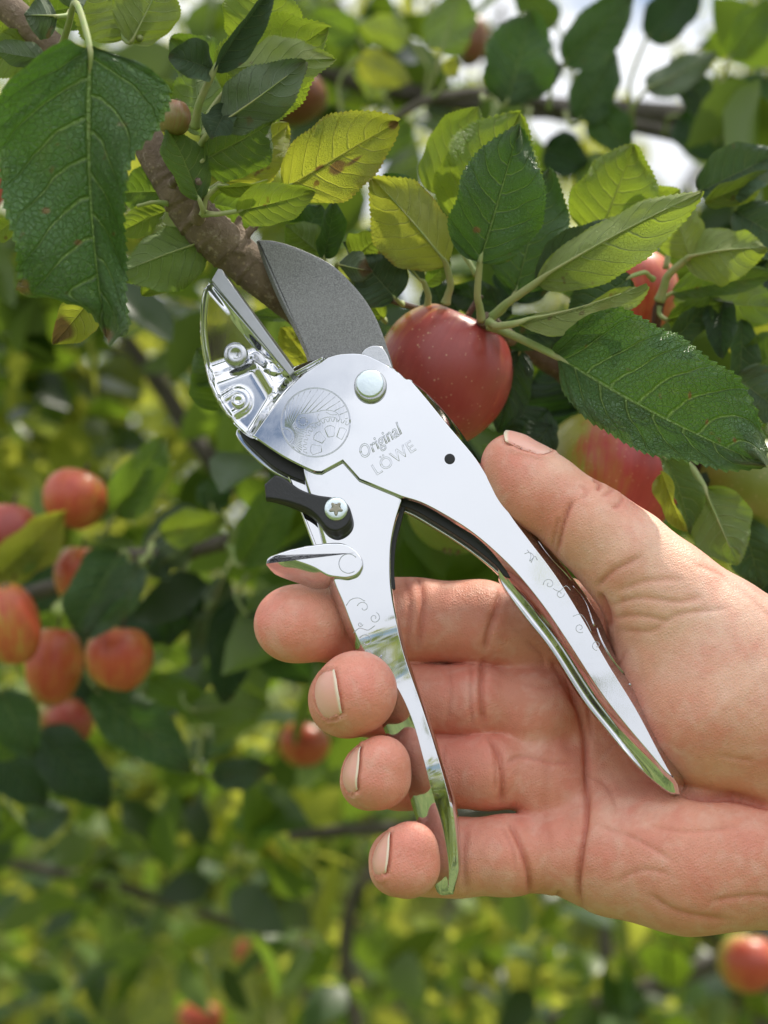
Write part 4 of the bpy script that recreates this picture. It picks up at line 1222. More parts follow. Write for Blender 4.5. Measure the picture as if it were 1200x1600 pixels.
def branch_mesh(pts, rad_px, seed=0, sides=28, n=16, rings=(), lump=0.05, scar=0.05):
    """pts (px,py,d), radii in px at that depth"""
    W_ = np.array([P(*p_) for p_ in pts]); R_ = np.array([r * PX * (1 + p_[2] * MM / DIST) for r, p_ in zip(rad_px, pts)])
    path = catmull(W_, n); rr = catmull(np.stack([R_, R_ * 0], 1), n)[:, 0]
    rn = np.random.RandomState(seed)
    k = len(path); s = np.linspace(0, 1, k)
    th = np.linspace(0, 2 * np.pi, sides, endpoint=False)
    A = np.ones((k, sides))
    for m in range(1, 5):
        for f_ in (3, 7, 15, 31):
            A += lump / (m * 0.8) / (f_ ** 0.4) * np.sin(f_ * s[:, None] * 6.28 + m * th[None, :] + rn.rand() * 6.28)
    A += scar * 0.35 * (rn.rand(k, sides) - 0.5)
    for (pos, wd, amp) in rings:     # raised growth rings with a groove behind
        A += amp * np.exp(-((s[:, None] - pos - 0.006 * np.sin(th * 2)[None, :]) / wd) ** 2) - amp * 1.0 * np.exp(-((s[:, None] - pos - wd * 1.8) / (wd * 0.8)) ** 2)
    return tube(path, rr[:, None] * A, sides), path, rr

def branch(name, pts, rad_px, mat, parent=None, **kw):
    (V, F), path, rr = branch_mesh(pts, rad_px, **kw)
    o = mesh_obj(name, V, F, mat, parent)
    return o

# ------------------------------------------------------------------ apples
def apple_mat(name, red, green, bias, streak=0.5, speck=1.0, dark=(0.30, 0.03, 0.03)):
    t = NT(name); o = t.n('TexCoord').outputs['Object']
    s = t.n('SeparateXYZ', {'Vector': o})
    ang = t.math('ARCTAN2', s.outputs['X'], s.outputs['Y'])
    st = t.n('CombineXYZ', {0: t.math('MULTIPLY', ang, 3.0), 1: t.math('MULTIPLY', s.outputs['Z'], 26.0), 2: 0.0}).outputs[0]
    n1 = t.noise(st, 3.2, 5, 0.65, 0.4); n2 = t.noise(o, 42, 4, 0.6)
    side = t.math('MULTIPLY', s.outputs['X'], 26.0)       # sunny side towards +X of the apple
    k = t.math('ADD', t.math('ADD', t.math('MULTIPLY', t.math('SUBTRACT', n1, 0.5), streak), t.math('MULTIPLY', t.math('SUBTRACT', n2, 0.5), 1.3)), t.math('ADD', side, bias))
    f_ = t.ramp(k, [(0.25, 0.0), (0.5, 0.5), (0.95, 1.0)])
    orange = tuple(0.45 * a + 0.55 * b for a, b in zip(red, green))
    c = t.ramp(f_, [(0.0, green), (0.42, (orange[0] * 1.15, orange[1] * 0.80, orange[2])), (0.75, red), (1.0, tuple(x * 0.86 for x in red))])
    c = t.mix(t.ramp(t.noise(st, 5.5, 4, 0.7), [(0.48, 0.0), (0.70, 0.42)]), c, t.mix(f_, c, dark))
    v1 = t.n('TexVoronoi', {'Vector': o, 'Scale': 380.0}); v2 = t.n('TexVoronoi', {'Vector': o, 'Scale': 560.0})
    d1 = t.ramp(v1.outputs['Distance'], [(0.06, 1.0), (0.14, 0.0)]); d2 = t.ramp(v2.outputs['Distance'], [(0.08, 1.0), (0.17, 0.0)])
    pick = t.ramp(t.n('SeparateXYZ', {'Vector': v1.outputs['Color']}).outputs['X'], [(0.15, 0.0), (0.25, 1.0)])
    pk2 = t.ramp(t.n('SeparateXYZ', {'Vector': v2.outputs['Color']}).outputs['X'], [(0.3, 0.0), (0.4, 1.0)])
    dots = t.math('MAXIMUM', t.math('MULTIPLY', d1, pick), t.math('MULTIPLY', t.math('MULTIPLY', d2, pk2), 0.6))
    c = t.mix(t.math('MULTIPLY', dots, 0.5 * speck), c, (0.72, 0.50, 0.30))
    rg = t.ramp(t.noise(o, 130, 4, 0.6), [(0.3, 0.28), (0.7, 0.44)])
    bmp = t.bump(t.math('ADD', t.noise(o, 900, 2, 0.5), t.math('MULTIPLY', dots, 0.6)), 0.16, 0.0002)
    p = t.n('BsdfPrincipled', {'Base Color': c, 'Roughness': rg, 'Specular IOR Level': 0.45, 'Subsurface Weight': 0.08, 'Subsurface Scale': 0.002, 'Normal': bmp, 'Coat Weight': 0.12, 'Coat Roughness': 0.35})
    return t.finish(p.outputs[0])
AM = {
 'dull': apple_mat('apple_dull', (0.20, 0.075, 0.04), (0.24, 0.19, 0.06), 0.30, 0.6, 0.3),
 'red': apple_mat('apple_red', (0.35, 0.058, 0.048), (0.40, 0.26, 0.07), 0.50, 0.95),
 'half': apple_mat('apple_half', (0.42, 0.06, 0.055), (0.30, 0.29, 0.045), 0.34, 0.8),
 'green': apple_mat('apple_green', (0.30, 0.10, 0.03), (0.17, 0.21, 0.03), -0.05, 0.4),
 'orange': apple_mat('apple_orange', (0.50, 0.075, 0.040), (0.44, 0.32, 0.06), 0.36, 1.2, 0.5),
}
t = NT('calyx'); ob_ = t.n('TexCoord').outputs['Object']
M_calyx = t.finish(t.n('BsdfPrincipled', {'Base Color': t.mix(t.noise(ob_, 400, 3), (0.10, 0.06, 0.04), (0.30, 0.24, 0.16)), 'Roughness': 0.8}).outputs[0])

def apple(px, py, d, rpx, rypx, mat, label, axis=(0.0, -0.2, 1.0), sun=(1, -0.6, 0.3), seed=1, stem=True, group=None, calyx=True):
    """axis: stalk direction, sun: the redder side"""
    c = P(px, py, d); R_ = rpx * PX * (1 + d * MM / DIST); Rz = rypx * PX * (1 + d * MM / DIST)
    ax = Vector(axis).normalized(); sx_ = Vector(sun); sx_ = (sx_ - sx_.dot(ax) * ax).normalized(); sy = ax.cross(sx_)
    M = Matrix((sx_, sy, ax)).transposed()
    nu, nv = 64, 40
    V = []; rn = random.Random(seed); a5 = rn.random() * 6
    for j in range(nv + 1):
        ph = math.pi * j / nv
        for i in range(nu):
            th_ = 2 * math.pi * i / nu
            rr = math.sin(ph); z = math.cos(ph)
            top = math.exp(-(rr / 0.30) ** 2) * 0.30 if z > 0 else math.exp(-(rr / 0.22) ** 2) * 0.20
            rib = 1 + 0.008 * math.cos(5 * th_ + a5) * (1 - z * 0.6) + 0.010 * math.cos(2 * th_ + a5 * 2) + 0.01 * math.sin(3 * th_)
            zz_ = z * (1 - top) * (1.0 + 0.02 * math.cos(th_ + a5))
            shp = rr * (1 + 0.06 * z) * rib
            V.append((shp * R_, shp * R_, 0)); V[-1] = (shp * R_ * math.cos(th_), shp * R_ * math.sin(th_), zz_ * Rz * 0.98)
    F = []
    for j in range(nv):
        for i in range(nu):
            i2 = (i + 1) % nu
            F.append((j * nu + i, (j + 1) * nu + i, (j + 1) * nu + i2, j * nu + i2))
    root = mesh_obj('apple', V, F, AM[mat])
    root.matrix_world = Matrix.Translation(Vector(c)) @ M.to_4x4()
    tag(root, label, 'apple', group)
    if stem:
        tv, tf = tube(catmull([(0, 0, Rz * 0.62), (R_ * 0.03, 0, Rz * 0.9), (R_ * 0.10, 0.02 * R_, Rz * 1.18)], 5), R_ * 0.045, 8)
        mesh_obj('stalk', tv, tf, M_bark2, root)
    if calyx:
        mb = MB()
        for k in range(5):
            a_ = k * 1.2566 + 0.3; ca, sa = math.cos(a_), math.sin(a_)
            p0 = np.array([ca * R_ * 0.06, sa * R_ * 0.06, -Rz * 0.76]); p1 = np.array([ca * R_ * 0.17, sa * R_ * 0.17, -Rz * 0.90]); p2 = np.array([ca * R_ * 0.09, sa * R_ * 0.09, -Rz * 1.0])
            mb.add(*tube(catmull([p0, p1, p2], 3), np.array([1, .9, .8, .7, .55, .4, .2])[:7] * R_ * 0.045, 6))
        mb.build('calyx', M_calyx, root)
    return root

# ================================================================== the branch being cut (left)
cb_ = branch('apple_branch', [(-420, -330, 150), (-180, -160, 60), (-30, -25, 25), (70, 62, 20), (150, 130, 20), (218, 200, 18), (240, 238, 16), (268, 284, 15), (298, 330, 16), (336, 370, 17), (376, 404, 19), (420, 440, 20), (480, 490, 24), (548, 560, 30)],
             [44, 34, 25, 22, 22, 25, 27, 29, 33, 36, 34, 33, 31, 26], M_bark, seed=4, n=22, sides=40, lump=0.012, scar=0.07,
             rings=((0.53, 0.003, 0.05), (0.585, 0.0028, 0.05), (0.64, 0.0028, 0.07), (0.69, 0.003, 0.05), (0.735, 0.0026, 0.07), (0.80, 0.003, 0.06)))
tag(cb_, 'brown apple branch between the jaws of the secateurs, big dark leaf in front', 'branch')
cb = cb_
# buds, knots and short spurs on it
def spur(parent, pts, rad, mat=None, seed=3, name='spur'):
    o = branch(name, pts, rad, mat or M_bark, parent, seed=seed, n=6, sides=12, lump=0.08, scar=0.1)
    return o
spur(cb, [(306, 345, 8), (316, 318, 4), (312, 296, 2), (309, 280, 0)], [13, 11, 8, 4], seed=8)
spur(cb, [(372, 400, 14), (378, 372, 16), (372, 352, 18), (376, 338, 18)], [12, 9, 7, 4], seed=9)
spur(cb, [(376, 376, 16), (392, 360, 17), (402, 350, 18), (408, 344, 18)], [8, 6, 5, 3], seed=10)
spur(cb, [(268, 288, 8), (276, 280, 4), (282, 270, 2)], [8, 6, 3], seed=12)
if 0: spur(cb, [(250, 262, 12), (232, 262, 10), (214, 264, 9)], [5, 3.5, 3], M_bark2, seed=13)
spur(cb, [(262, 318, 12), (240, 316, 10), (214, 322, 10)], [5, 3.2, 2.6], M_pet, seed=14)
# leaves of the cut branch
leaf(cb, (140, 72, -42), (166, 528, -30), 262, 6, 'dark', (95, 78, 10), fold=0.05, curl=-0.35, wave=0.06, side=0.05, full=0.64, prad=0.9, sway=0.02, seed=5, quilt=1.5, blotch=[(0.06, 0.18, 0.03, 0.04), (0.03, 0.27, 0.03, 0.05), (0.3, 0.33, 0.04, 0.012), (-0.5, 0.27, 0.06, 0.02), (0.55, 0.55, 0.05, 0.012), (0.2, 0.66, 0.07, 0.012), (0.95, 0.8, 0.10, 0.04), (0.0, 1.0, 0.8, 0.04)],
     lobes=[(0, .12, .02), (.05, .28, .30), (.12, .44, .46), (.2, .51, .50), (.28, .54, .44), (.36, .52, .28), (.42, .51, .22), (.5, .49, .20), (.62, .49, .17), (.76, .48, .16), (.83, .47, .16), (.86, .25, .16), (.9, .10, .17), (.95, .05, .17), (1, .01, .03)],
     label='large dark green leaf with a yellow tip hanging in front of the branch')
leaf(cb, (150, 455, -5), (82, 538, -8), 66, -20, 'yellow', (175, 400, 5), fold=0.3, curl=-0.5, wave=0.05, seed=21, blotch=[(0.3, 0.8, 0.9, 0.22)])
leaf(cb, (322, 378, 16), (184, 428, 10), 96, 205, 'mid', (332, 390, 14), fold=0.5, curl=0.25, side=0.10, seed=22)
leaf(cb, (300, 398, 24), (222, 462, 20), 62, 15, 'light', (322, 385, 18), fold=0.25, curl=-0.3, seed=23)
leaf(cb, (258, 330, 20), (176, 368, 18), 46, 10, 'light', None, fold=0.3, seed=24)
leaf(cb, (268, 300, 24), (186, 302, 26), 70, 20, 'mid', None, fold=0.2, seed=25)
leaf(cb, (262, 355, 22), (190, 352, 22), 26, 60, 'light', None, fold=0.3, seed=26)
leaf(cb, (312, 312, 0), (262, 200, 4), 70, 25, 'mid', (318, 335, 4), fold=0.12, curl=-0.4, seed=27)
leaf(cb, (318, 250, 2), (425, 190, 14), 112, 20, 'mid', (306, 262, 4), fold=0.10, curl=-0.3, wave=0.05, seed=28, full=0.7)
leaf(cb, (348, 282, 18), (450, 196, 26), 96, -10, 'yellow', (320, 300, 10), fold=0.15, curl=-0.35, seed=29)
leaf(cb, (445, 294, 14), (622, 190, 14), 122, -5, 'yellow', (385, 372, 18), fold=0.12, curl=-0.30, wave=0.03, seed=30, label='translucent yellow green leaf with a brown blotch', blotch=[(0.22, 0.42, 0.16, 0.08), (0.30, 0.55, 0.06, 0.10), (-0.02, 0.30, 0.05, 0.05), (0.0, 0.99, 0.6, 0.08)])
leaf(cb, (372, 330, -4), (492, 300, -8), 64, 8, 'light', (322, 334, 4), fold=0.25, curl=-0.5, seed=31)
leaf(cb, (340, 292, 0), (418, 280, -4), 32, 50, 'light', (316, 336, 4), fold=0.5, curl=-0.6, seed=32)
leaf(cb, (334, 318, 22), (430, 345, 26), 60, 200, 'mid', None, fold=0.2, seed=33)
leaf(cb, (340, 195, -4), (478, 96, -14), 88, 190, 'blue', (312, 232, 4), fold=0.25, curl=0.45, wave=0.10, seed=34, twist=0.3, prad=1.0)
leaf(cb, (352, 175, -4), (332, 218, -8), 55, 15, 'blue', None, fold=0.3, curl=-0.8, wave=0.12, seed=36)
leaf(cb, (352, 142, 12), (512, 42, 10), 150, 12, 'light', (318, 215, 8), fold=0.12, curl=-0.35, wave=0.05, seed=35, full=0.66)
leaf(cb, (400, 80, 20), (420, -40, 18), 120, -8, 'light', None, fold=0.15, curl=-0.2, seed=44)
leaf(cb, (352, 110, 2), (524, 92, -2), 92, 165, 'light', None, fold=0.35, curl=0.7, wave=0.10, side=0.1, seed=37)
leaf(cb, (334, 112, -8), (428, -22, -14), 46, 25, 'blue', (304, 198, 2), fold=1.3, curl=0.3, wave=0.05, seed=38, prad=1.1, label='narrow folded bluish leaf')
leaf(cb, (330, 108, -6), (264, 88, -10), 60, 15, 'blue', None, fold=0.6, curl=-0.9, wave=0.08, seed=39)
leaf(cb, (318, 210, 14), (300, 92, 18), 96, 178, 'mid', None, fold=0.2, seed=40)
leaf(cb, (350, 140, 26), (268, 60, 26), 80, 20, 'mid', None, fold=0.2, seed=45)
leaf(cb, (212, 52, 12), (150, -60, 14), 150, 175, 'light', (218, 60, 10), fold=0.15, curl=0.3, seed=41, full=0.7)
leaf(cb, (204, 66, 10), (262, -50, 8), 100, 190, 'light', (190, 30, 14), fold=0.15, curl=0.3, seed=42)
leaf(cb, (88, 26, -6), (38, 24, -8), 66, 195, 'blue', (110, 20, 0), fold=0.4, curl=0.4, seed=43, full=0.7)
leaf(cb, (60, 72, 20), (-60, 120, 20), 70, 30, 'light', None, fold=0.3, seed=46)
leaf(cb, (72, 92, -4), (-20, 76, -8), 42, 160, 'blue', None, fold=0.5, curl=0.5, seed=47)
leaf(cb, (60, 48, 30), (-30, 20, 30), 90, -10, 'light', None, fold=0.2, seed=48)
leaf(cb, (70, 20, 26), (190, -6, 24), 70, 10, 'mid', None, fold=0.2, seed=49)
leaf(cb, (80, -20, 6), (130, 14, 2), 40, 200, 'blue', None, fold=0.8, seed=50)
leaf(cb, (150, 180, 30), (150, 300, 34), 90, 10, 'mid', None, fold=0.2, seed=52)
leaf(cb, (20, 345, 20), (-14, 372, 24), 36, 0, 'light', None, fold=0.2, seed=53)
# leaf seen below, behind the jaw and the bright one between the blades
leaf(cb, (352, 600, 55), (308, 545, 55), 70, 10, 'mid', (395, 490, 40), fold=0.1, seed=54, full=0.8, label='green leaf half hidden behind the chrome jaw')
leaf(cb, (344, 640, 56), (316, 560, 56), 70, 0, 'mid', None, fold=0.1, seed=56)
leaf(cb, (520, 610, 40), (440, 512, 36), 88, 0, 'yellow', (500, 560, 36), fold=0.1, curl=-0.2, seed=55, full=0.7, label='bright yellow green leaf seen between the blade and the anvil')
leaf(cb, (470, 498, 40), (386, 494, 36), 24, 30, 'mid', None, fold=0.3, seed=57)
apple(272, 184, 4, 27, 30, 'dull', 'tiny shrivelled brown green apple with withered calyx on the cut branch', axis=(-0.25, 0.2, -1.0), sun=(1, -0.3, -0.6), seed=3, stem=True)

# ================================================================== the fruiting branch (right)
rb = branch('apple_branch', [(762, 508, 40), (790, 524, 58), (850, 560, 72), (930, 610, 84), (1040, 690, 92), (1180, 800, 100), (1400, 1000, 130), (1700, 1200, 200)], [15, 16, 18, 21, 24, 28, 34, 50], M_bark2, seed=6, n=8, sides=20, lump=0.05, scar=0.08)
tag(rb, 'leafy apple branch at the right, fan of leaves above the big red apple', 'branch')
spur(rb, [(800, 530, 50), (774, 512, 40), (760, 502, 34), (754, 496, 32), (752, 490, 32)], [12, 14, 14, 10, 5], M_bark, seed=15)
N0 = (760, 503, 34)
leaf(rb, (697, 414, 30), (580, 276, 18), 116, 195, 'yellow', (696, 474, 36), fold=0.35, curl=0.45, side=0.06, wave=0.03, seed=61, prad=1.1, full=0.75)
leaf(rb, (668, 330, 34), (598, 272, 26), 50, 0, 'dark', None, fold=0.3, seed=62)
leaf(rb, (722, 352, 44), (812, 176, 40), 158, 5, 'light', (745, 430, 42), fold=0.14, curl=-0.2, wave=0.03, seed=63, full=0.74, label='broad pale green leaf standing behind the dark one')
leaf(rb, (672, 300, 46), (745, 168, 46), 84, 0, 'light', None, fold=0.1, seed=64)
leaf(rb, (750, 410, 22), (812, 196, 14), 138, 4, 'dark', (753, 500, 32), fold=0.14, curl=-0.30, wave=0.025, seed=65, prad=1.1, full=0.70, label='dark green upright leaf with a small brown hole', quilt=1.5, blotch=[(-0.30, 0.22, 0.10, 0.028)])
leaf(rb, (806, 455, 40), (858, 264, 40), 112, -6, 'dark', N0, fold=0.18, curl=-0.3, wave=0.05, seed=66, full=0.72)
leaf(rb, (935, 372, 52), (990, 226, 46), 132, 8, 'light', (900, 470, 60), fold=0.22, curl=-0.35, wave=0.05, seed=67, full=0.70)
leaf(rb, (975, 350, 54), (1062, 296, 48), 74, 10, 'light', None, fold=0.15, curl=-0.3, seed=68)
leaf(rb, (838, 442, 24), (1098, 300, 6), 96, 158, 'light', N0, fold=0.62, curl=0.35, side=0.02, wave=0.02, seed=69, prad=1.3, full=0.8, label='long folded leaf showing its pale underside')
leaf(rb, (838, 436, 30), (960, 346, 30), 76, 15, 'blue', None, fold=0.2, curl=-0.2, seed=70)
leaf(rb, (808, 506, 20), (1010, 442, 18), 62, 125, 'light', (764, 504, 32), fold=0.5, curl=-0.35, wave=0.10, seed=71, prad=1.2)
leaf(rb, (985, 432, 40), (888, 512, 36), 84, 8, 'dark', (1020, 436, 50), fold=0.2, curl=-0.4, seed=72)
leaf(rb, (868, 556, 22), (1197, 728, -6), 204, 0, 'dark', (764, 508, 32), fold=0.15, curl=-0.32, wave=0.03, seed=73, prad=1.25, full=0.66, label='largest leaf, dark green and toothed, above the thumb', quilt=1.5, sway=0.02,
     blotch=[(-0.2, 0.72, 0.04, 0.009), (-0.45, 0.62, 0.03, 0.008), (-0.25, 0.85, 0.05, 0.012)], lobes=[(0, .02, .03), (.04, .12, .18), (.11, .20, .38), (.2, .25, .51), (.32, .28, .59), (.45, .28, .61), (.6, .25, .56), (.75, .20, .46), (.88, .15, .28), (.95, .07, .14), (1, .005, .01)])
leaf(rb, (772, 520, 50), (906, 522, 50), 56, 0, 'deep', None, fold=0.1, seed=74)
leaf(rb, (812, 548, 52), (780, 676, 50), 66, 0, 'deep', (800, 530, 56), fold=0.15, seed=75)
leaf(rb, (856, 640, 60), (790, 712, 56), 78, 0, 'deep', None, fold=0.15, seed=76)
leaf(rb, (860, 664, 56), (812, 728, 52), 62, 0, 'deep', None, fold=0.1, seed=77)
leaf(rb, (700, 500, 62), (672, 430, 60), 60, 0, 'deep', None, fold=0.1, seed=78)
leaf(rb, (800, 490, 60), (700, 452, 60), 60, 0, 'deep', None, fold=0.1, seed=79)
leaf(rb, (800, 470, 62), (830, 400, 62), 90, 10, 'deep', None, fold=0.1, seed=80)
leaf(rb, (1038, 712, 50), (1078, 834, 40), 56, -35, 'mid', (1020, 700, 60), fold=0.6, curl=-0.5, wave=0.06, seed=81)
leaf(rb, (1034, 738, 40), (1072, 830, 30), 40, 40, 'yellow', None, fold=0.5, curl=-0.3, wave=0.06, seed=82)
leaf(rb, (1100, 762, 50), (1152, 882, 42), 96, 182, 'mid', (1070, 722, 60), fold=0.14, curl=0.25, seed=83, prad=1.2)
leaf(rb, (1074, 405, 52), (1200, 388, 40), 90, 160, 'light', (1030, 470, 60), fold=0.5, curl=0.9, seed=84, prad=1.3, full=0.72)
leaf(rb, (1078, 402, 56), (1050, 318, 50), 80, 190, 'light', None, fold=0.3, seed=85)
leaf(rb, (1092, 300, 66), (1218, 238, 60), 86, 0, 'blue', (1040, 420, 66), fold=0.35, curl=-0.5, seed=86)
leaf(rb, (1100, 316, 62), (1206, 268, 60), 44, 30, 'light', None, fold=0.3, seed=87)
leaf(rb, (1150, 330, 66), (1260, 400, 60), 80, 0, 'blue', None, fold=0.3, seed=88)
leaf(rb, (1050, 458, 62), (1210, 430, 56), 54, -20, 'mid', (1035, 470, 64), fold=0.5, curl=-0.3, seed=89)
leaf(rb, (1052, 470, 70), (1230, 480, 66), 90, 185, 'mid', None, fold=0.3, curl=0.5, seed=90)
leaf(rb, (1120, 500, 78), (1240, 560, 74), 76, 10, 'yellow', None, fold=0.2, seed=91)
leaf(rb, (1042, 500, 60), (1130, 470, 58), 60, 30, 'mid', (1030, 470, 64), fold=0.4, curl=-0.4, seed=92)
leaf(rb, (1044, 540, 58), (1110, 468, 58), 46, 20, 'dark', None, fold=0.4, seed=93)
leaf(rb, (1130, 470, 60), (1128, 560, 54), 50, 10, 'deep', None, fold=0.5, curl=-0.5, seed=94)
leaf(rb, (1160, 500, 68), (1150, 640, 66), 50, -20, 'dark', None, fold=0.5, seed=95)
leaf(rb, (1150, 610, 70), (1240, 520, 66), 80, 0, 'mid', None, fold=0.2, seed=96)
leaf(rb, (1150, 590, 48), (1230, 650, 44), 90, 0, 'blue', None, fold=0.2, seed=97)
leaf(rb, (940, 470, 80), (860, 400, 78), 70, 10, 'mid', None, fold=0.2, seed=99)
leaf(rb, (1160, 810, 72), (1190, 920, 72), 70, 0, 'dark', None, fold=0.2, seed=100)
leaf(rb, (1080, 750, 80), (1150, 820, 80), 90, 0, 'deep', None, fold=0.2, seed=101)
leaf(rb, (900, 640, 90), (860, 560, 90), 130, 0, 'deep', None, fold=0.2, seed=103)
leaf(rb, (840, 600, 96), (880, 700, 96), 120, 0, 'deep', None, fold=0.2, seed=104)
leaf(rb, (1050, 640, 110), (1080, 760, 110), 150, 0, 'deep', None, fold=0.2, seed=105)
leaf(rb, (1160, 900, 90), (1210, 860, 90), 100, 0, 'deep', None, fold=0.2, seed=106)
spur(rb, [(1000, 640, 86), (1020, 540, 74), (1030, 475, 64), (1033, 462, 62)], [10, 8, 8, 6], M_bark2, seed=16)
spur(rb, [(900, 590, 78), (905, 520, 66), (902, 478, 60)], [9, 7, 5], M_bark2, seed=17)
# small leaves between the blade and the red apple, on a thin twig of their own
tw = branch('apple_twig', [(610, 470, 36), (640, 478, 52), (700, 500, 66), (790, 540, 80), (860, 575, 82)], [4, 5, 6, 7, 8], M_bark2, seed=18, n=6, sides=12)
tag(tw, 'thin twig with small young leaves between the dark blade and the red apple', 'twig')
leaf(tw, (618, 466, 34), (560, 402, 30), 88, 5, 'blue', (628, 474, 44), fold=0.14, curl=-0.3, seed=111, full=0.7, prad=0.7)
leaf(tw, (528, 412, 30), (582, 424, 24), 46, 190, 'blue', (560, 455, 44), fold=0.5, curl=0.5, wave=0.1, seed=112, blotch=[(0.2, 0.85, 1.0, 0.25)], label='curled leaf with a withered brown tip')
leaf(tw, (552, 404, 36), (596, 366, 34), 62, 5, 'light', (560, 450, 44), fold=0.15, curl=-0.3, seed=113, full=0.64)
leaf(tw, (506, 404, 32), (522, 314, 28), 44, 20, 'dark', (540, 440, 40), fold=0.5, curl=-0.3, seed=114)
leaf(tw, (508, 402, 34), (530, 340, 32), 34, 195, 'light', None, fold=0.2, seed=115)
leaf(tw, (504, 400, 36), (448, 352, 32), 60, 185, 'mid', None, fold=0.2, seed=116)
leaf(tw, (470, 380, 40), (500, 320, 40), 60, 0, 'dark', None, fold=0.2, seed=117)
leaf(tw, (662, 440, 36), (614, 378, 30), 26, 150, 'blue', (668, 480, 40), fold=0.8, curl=0.4, seed=118, prad=1.0)
leaf(tw, (664, 444, 40), (704, 408, 40), 30, 10, 'mid', None, fold=0.4, seed=119)
leaf(tw, (598, 498, 44), (556, 440, 40), 40, 10, 'light', (600, 500, 50), fold=0.2, seed=120)
leaf(tw, (556, 406, 38), (536, 378, 36), 18, 40, 'blue', None, fold=0.3, seed=121)

apple(690, 588, 46, 108, 118, 'red', 'large red speckled apple directly behind the pivot of the secateurs', axis=(0.42, -0.15, 1.0), sun=(0.55, -0.8, 0.15), seed=1)
apple(954, 742, 76, 112, 108, 'half', 'half red half green apple above the thumb, partly under the largest leaf', axis=(0.15, 0.2, 1.0), sun=(0.9, -0.5, 0.35), seed=2)
apple(984, 458, 84, 76, 74, 'orange', 'orange red apple behind the leaf fan, upper right', axis=(-0.1, 0.2, 1.0), sun=(0.5, -0.8, 0.5), seed=4)
apple(712, 800, 96, 76, 68, 'green', 'yellow green apple seen in the gap between the two handles', axis=(0.1, 0.2, 1.0), sun=(-1, 0.5, 0.4), seed=5)
apple(1176, 762, 84, 84, 84, 'green', 'olive green apple cut off by the right edge of the picture', axis=(0.1, 0.2, 1.0), sun=(1, 0.5, 0.6), seed=6)
# ================================================================== ground
def grid_sheet(name, x0, x1, y0, y1, nx, ny, zf, mat):
    xs = np.linspace(x0, x1, nx); ys = np.linspace(y0, y1, ny)
    X, Y = np.meshgrid(xs, ys, indexing='ij'); Z = zf(X, Y)
    V = np.stack([X, Y, Z], -1).reshape(-1, 3)
    i, j = np.meshgrid(np.arange(nx - 1), np.arange(ny - 1), indexing='ij')
    F = np.stack([i * ny + j, (i + 1) * ny + j, (i + 1) * ny + j + 1, i * ny + j + 1], -1).reshape(-1, 4)
    return mesh_obj(name, V, F, mat)
t = NT('meadow'); o_ = t.n('TexCoord').outputs['Object']
c = t.ramp(t.noise(o_, 1.3, 6, 0.65), [(0.3, (0.050, 0.085, 0.020)), (0.52, (0.10, 0.15, 0.035)), (0.7, (0.19, 0.20, 0.07))])
c = t.mix(t.ramp(t.noise(o_, 14, 4, 0.7), [(0.45, 0.0), (0.7, 0.7)]), c, (0.20, 0.23, 0.08))
M_gr = t.finish(t.n('BsdfPrincipled', {'Base Color': c, 'Roughness': 0.9, 'Normal': t.bump(t.noise(o_, 30, 4), 0.8, 0.04)}).outputs[0])
gnd = grid_sheet('ground', -150, 150, -150, 200, 90, 90, lambda X, Y: 0.03 * np.sin(X * 0.7) * np.cos(Y * 0.5) - 0.03, M_gr)
gnd['kind'] = 'structure'
rn = np.random.RandomState(5)
# tall grass as one mass of blades
ng = 26000
gxy = np.stack([rn.uniform(-3.4, 3.4, ng), rn.uniform(2.2, 9.5, ng)], 1)
gh = rn.uniform(0.10, 0.42, ng); ga = rn.uniform(0, 6.28, ng); gl = rn.uniform(0, 0.16, ng)
base = np.stack([gxy[:, 0], gxy[:, 1], np.full(ng, -0.04)], 1); dx = np.stack([np.cos(ga), np.sin(ga), 0 * ga], 1) * 0.005; dy = np.stack([-np.sin(ga), np.cos(ga), 0 * ga], 1)
V = np.stack([base - dx, base + dx, base + dx * .7 + dy * (gl * .4)[:, None] + np.outer(gh * .6, [0, 0, 1]), base - dx * .7 + dy * (gl * .4)[:, None] + np.outer(gh * .6, [0, 0, 1]), base + dy * gl[:, None] + np.outer(gh, [0, 0, 1])], 1).reshape(-1, 3)
k = np.arange(ng)[:, None] * 5
Fg = np.vstack([k + [0, 1, 2], k + [0, 2, 3], k + [3, 2, 4]])
t = NT('grass_blade'); a_ = t.n('Attribute', attribute_name='tone').outputs['Fac']
c = t.ramp(a_, [(0.0, (0.05, 0.11, 0.02)), (0.6, (0.20, 0.27, 0.05)), (1.0, (0.46, 0.42, 0.17))])
M_gb = t.finish(t.n('MixShader', {0: 0.4, 1: t.n('BsdfPrincipled', {'Base Color': c, 'Roughness': 0.5}).outputs[0], 2: t.n('BsdfTranslucent', {'Color': t.mix(0.5, c, (0.4, 0.5, 0.05))}).outputs[0]}).outputs[0])
gr_ = mesh_obj('grass', V, Fg, M_gb, attrs={'tone': np.repeat(rn.rand(ng), 5)})
gr_['kind'] = 'stuff'; gr_['label'] = 'tall summer grass under the orchard trees'

